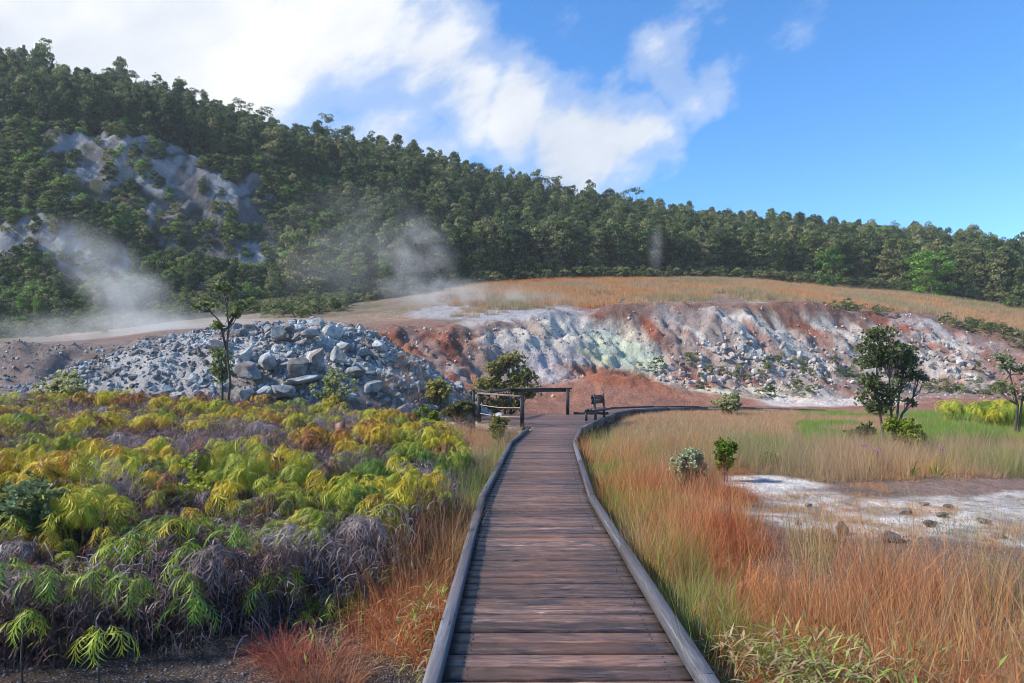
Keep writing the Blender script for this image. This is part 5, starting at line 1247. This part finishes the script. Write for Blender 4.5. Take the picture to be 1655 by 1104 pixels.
# ------------------------------------------------------------------ camera, sun, sky
cam = bpy.data.cameras.new('camera'); cam.sensor_width = 36; cam.lens = 36*F/1655; cam.shift_y = (PY0-552)/1655; cam.clip_start = .05; cam.clip_end = 4000
co = bpy.data.objects.new('camera', cam); COL.objects.link(co); co.location = (0, 0, CAMZ); co.rotation_euler = (PI/2, 0, 0); scene.camera = co
EL, AZ = math.radians(38), math.radians(-98)     # azimuth clockwise from +Y; sun on the left, slightly behind
sd = Vector((math.sin(AZ)*math.cos(EL), math.cos(AZ)*math.cos(EL), math.sin(EL)))
sl = bpy.data.lights.new('sun', 'SUN'); sl.energy = 3.9; sl.angle = math.radians(6); sl.color = (1, .91, .77)
so = bpy.data.objects.new('sun', sl); COL.objects.link(so); so.rotation_euler = sd.to_track_quat('Z', 'Y').to_euler()
w = bpy.data.worlds.new('World'); scene.world = w; w.use_nodes = True; nt = w.node_tree
bg = nt.nodes['Background']; sky = nd(nt, 'ShaderNodeTexSky', sky_type='NISHITA'); sky.sun_disc = False; sky.sun_elevation = EL; sky.sun_rotation = AZ; sky.altitude = 1200; sky.dust_density = .3; sky.ozone_density = 2.0
tc = nd(nt, 'ShaderNodeTexCoord'); nrm = nd(nt, 'ShaderNodeVectorMath', operation='NORMALIZE'); lk(nt, tc.outputs['Generated'], nrm.inputs[0])
hs = nd(nt, 'ShaderNodeHueSaturation'); hs.inputs['Saturation'].default_value = 1.3; hs.inputs['Value'].default_value = 1.05; lk(nt, sky.outputs[0], hs.inputs['Color'])
dn = noise(nt, 3.0, 6, .6, nrm.outputs[0])
dv = nd(nt, 'ShaderNodeVectorMath', operation='SUBTRACT'); lk(nt, dn.outputs['Color'], dv.inputs[0]); dv.inputs[1].default_value = (.5, .5, .5)
dsc = nd(nt, 'ShaderNodeVectorMath', operation='SCALE'); dsc.inputs['Scale'].default_value = .22; lk(nt, dv.outputs[0], dsc.inputs[0])
dd = nd(nt, 'ShaderNodeVectorMath', operation='ADD'); lk(nt, nrm.outputs[0], dd.inputs[0]); lk(nt, dsc.outputs[0], dd.inputs[1])
acc = None
for px, py, r, wt in [(40, 20, 340, 1.5), (330, 60, 320, 1.35), (560, 60, 250, 1.15), (250, -300, 420, 1.3), (700, 100, 150, 1.0), (760, 150, 130, 1.0), (640, 230, 140, 1.0), (850, 185, 130, 1.35), (940, 225, 145, 1.5), (1020, 212, 105, 1.4), (900, 265, 110, 1.3), (1080, 135, 115, 1.15), (1160, 105, 90, .95), (1210, 130, 55, .5), (950, 30, 80, .55), (1270, 5, 70, .42), (-300, 100, 420, 1.4)]:
    v = Vector(((px-PX0)/F, 1, (PY0-py)/F)).normalized(); rad = r/F/max(1.0, math.sqrt(1+((px-PX0)/F)**2))
    ds = nd(nt, 'ShaderNodeVectorMath', operation='DISTANCE'); lk(nt, dd.outputs[0], ds.inputs[0]); ds.inputs[1].default_value = v
    mr_ = nd(nt, 'ShaderNodeMapRange'); mr_.interpolation_type = 'SMOOTHSTEP'; lk(nt, ds.outputs['Value'], mr_.inputs[0]); mr_.inputs[1].default_value = 0; mr_.inputs[2].default_value = rad*1.15; mr_.inputs[3].default_value = wt; mr_.inputs[4].default_value = 0
    acc = mr_.outputs[0] if acc is None else math_(nt, 'MAXIMUM', acc, mr_.outputs[0])
cm_p = nd(nt, 'ShaderNodeMapping', vector_type='TEXTURE'); cm_p.inputs['Rotation'].default_value = (0, -.5, 0); cm_p.inputs['Scale'].default_value = (1.9, 1, .85); lk(nt, nrm.outputs[0], cm_p.inputs['Vector'])
cn = noise(nt, 5.5, 9, .6, cm_p.outputs[0], 0); cf = noise(nt, 2.2, 5, .5, nrm.outputs[0])
f = math_(nt, 'ADD', acc, math_(nt, 'MULTIPLY', math_(nt, 'SUBTRACT', cn.outputs[0], .55), 2.5))
f = ramp(nt, f, [(0.10, 0), (0.5, .38), (1.1, 1)], 'EASE').outputs[0]
cc = ramp(nt, math_(nt, 'ADD', math_(nt, 'MULTIPLY', cn.outputs[0], .6), math_(nt, 'MULTIPLY', cf.outputs[0], .4)), [(0.36, (2.3, 2.7, 3.4)), (0.5, (3.4, 3.6, 3.95)), (0.64, (4.5, 4.5, 4.5))]).outputs[0]
fin = mix(nt, mix(nt, hs.outputs[0], (.80, .98, 1.08), 1.0, 'MULTIPLY'), cc, f); lk(nt, fin, bg.inputs[0]); bg.inputs[1].default_value = .125
scene.view_settings.view_transform = 'Standard'; scene.view_settings.look = 'None'; scene.view_settings.exposure = 0.95; scene.view_settings.gamma = 1
scene.render.engine = 'CYCLES'; cy = scene.cycles; cy.max_bounces = 6; cy.diffuse_bounces = 3; cy.glossy_bounces = 2; cy.transmission_bounces = 2; cy.transparent_max_bounces = 4; cy.volume_bounces = 3
cy.use_adaptive_sampling = True; cy.adaptive_threshold = .012; cy.use_denoising = True; cy.filter_width = 1.0; cy.volume_step_rate = 2.0; cy.volume_max_steps = 96; cy.caustics_reflective = False; cy.caustics_refractive = False
try: cy.denoiser = 'OPENIMAGEDENOISE'; cy.denoising_input_passes = 'RGB_ALBEDO_NORMAL'
except Exception: pass
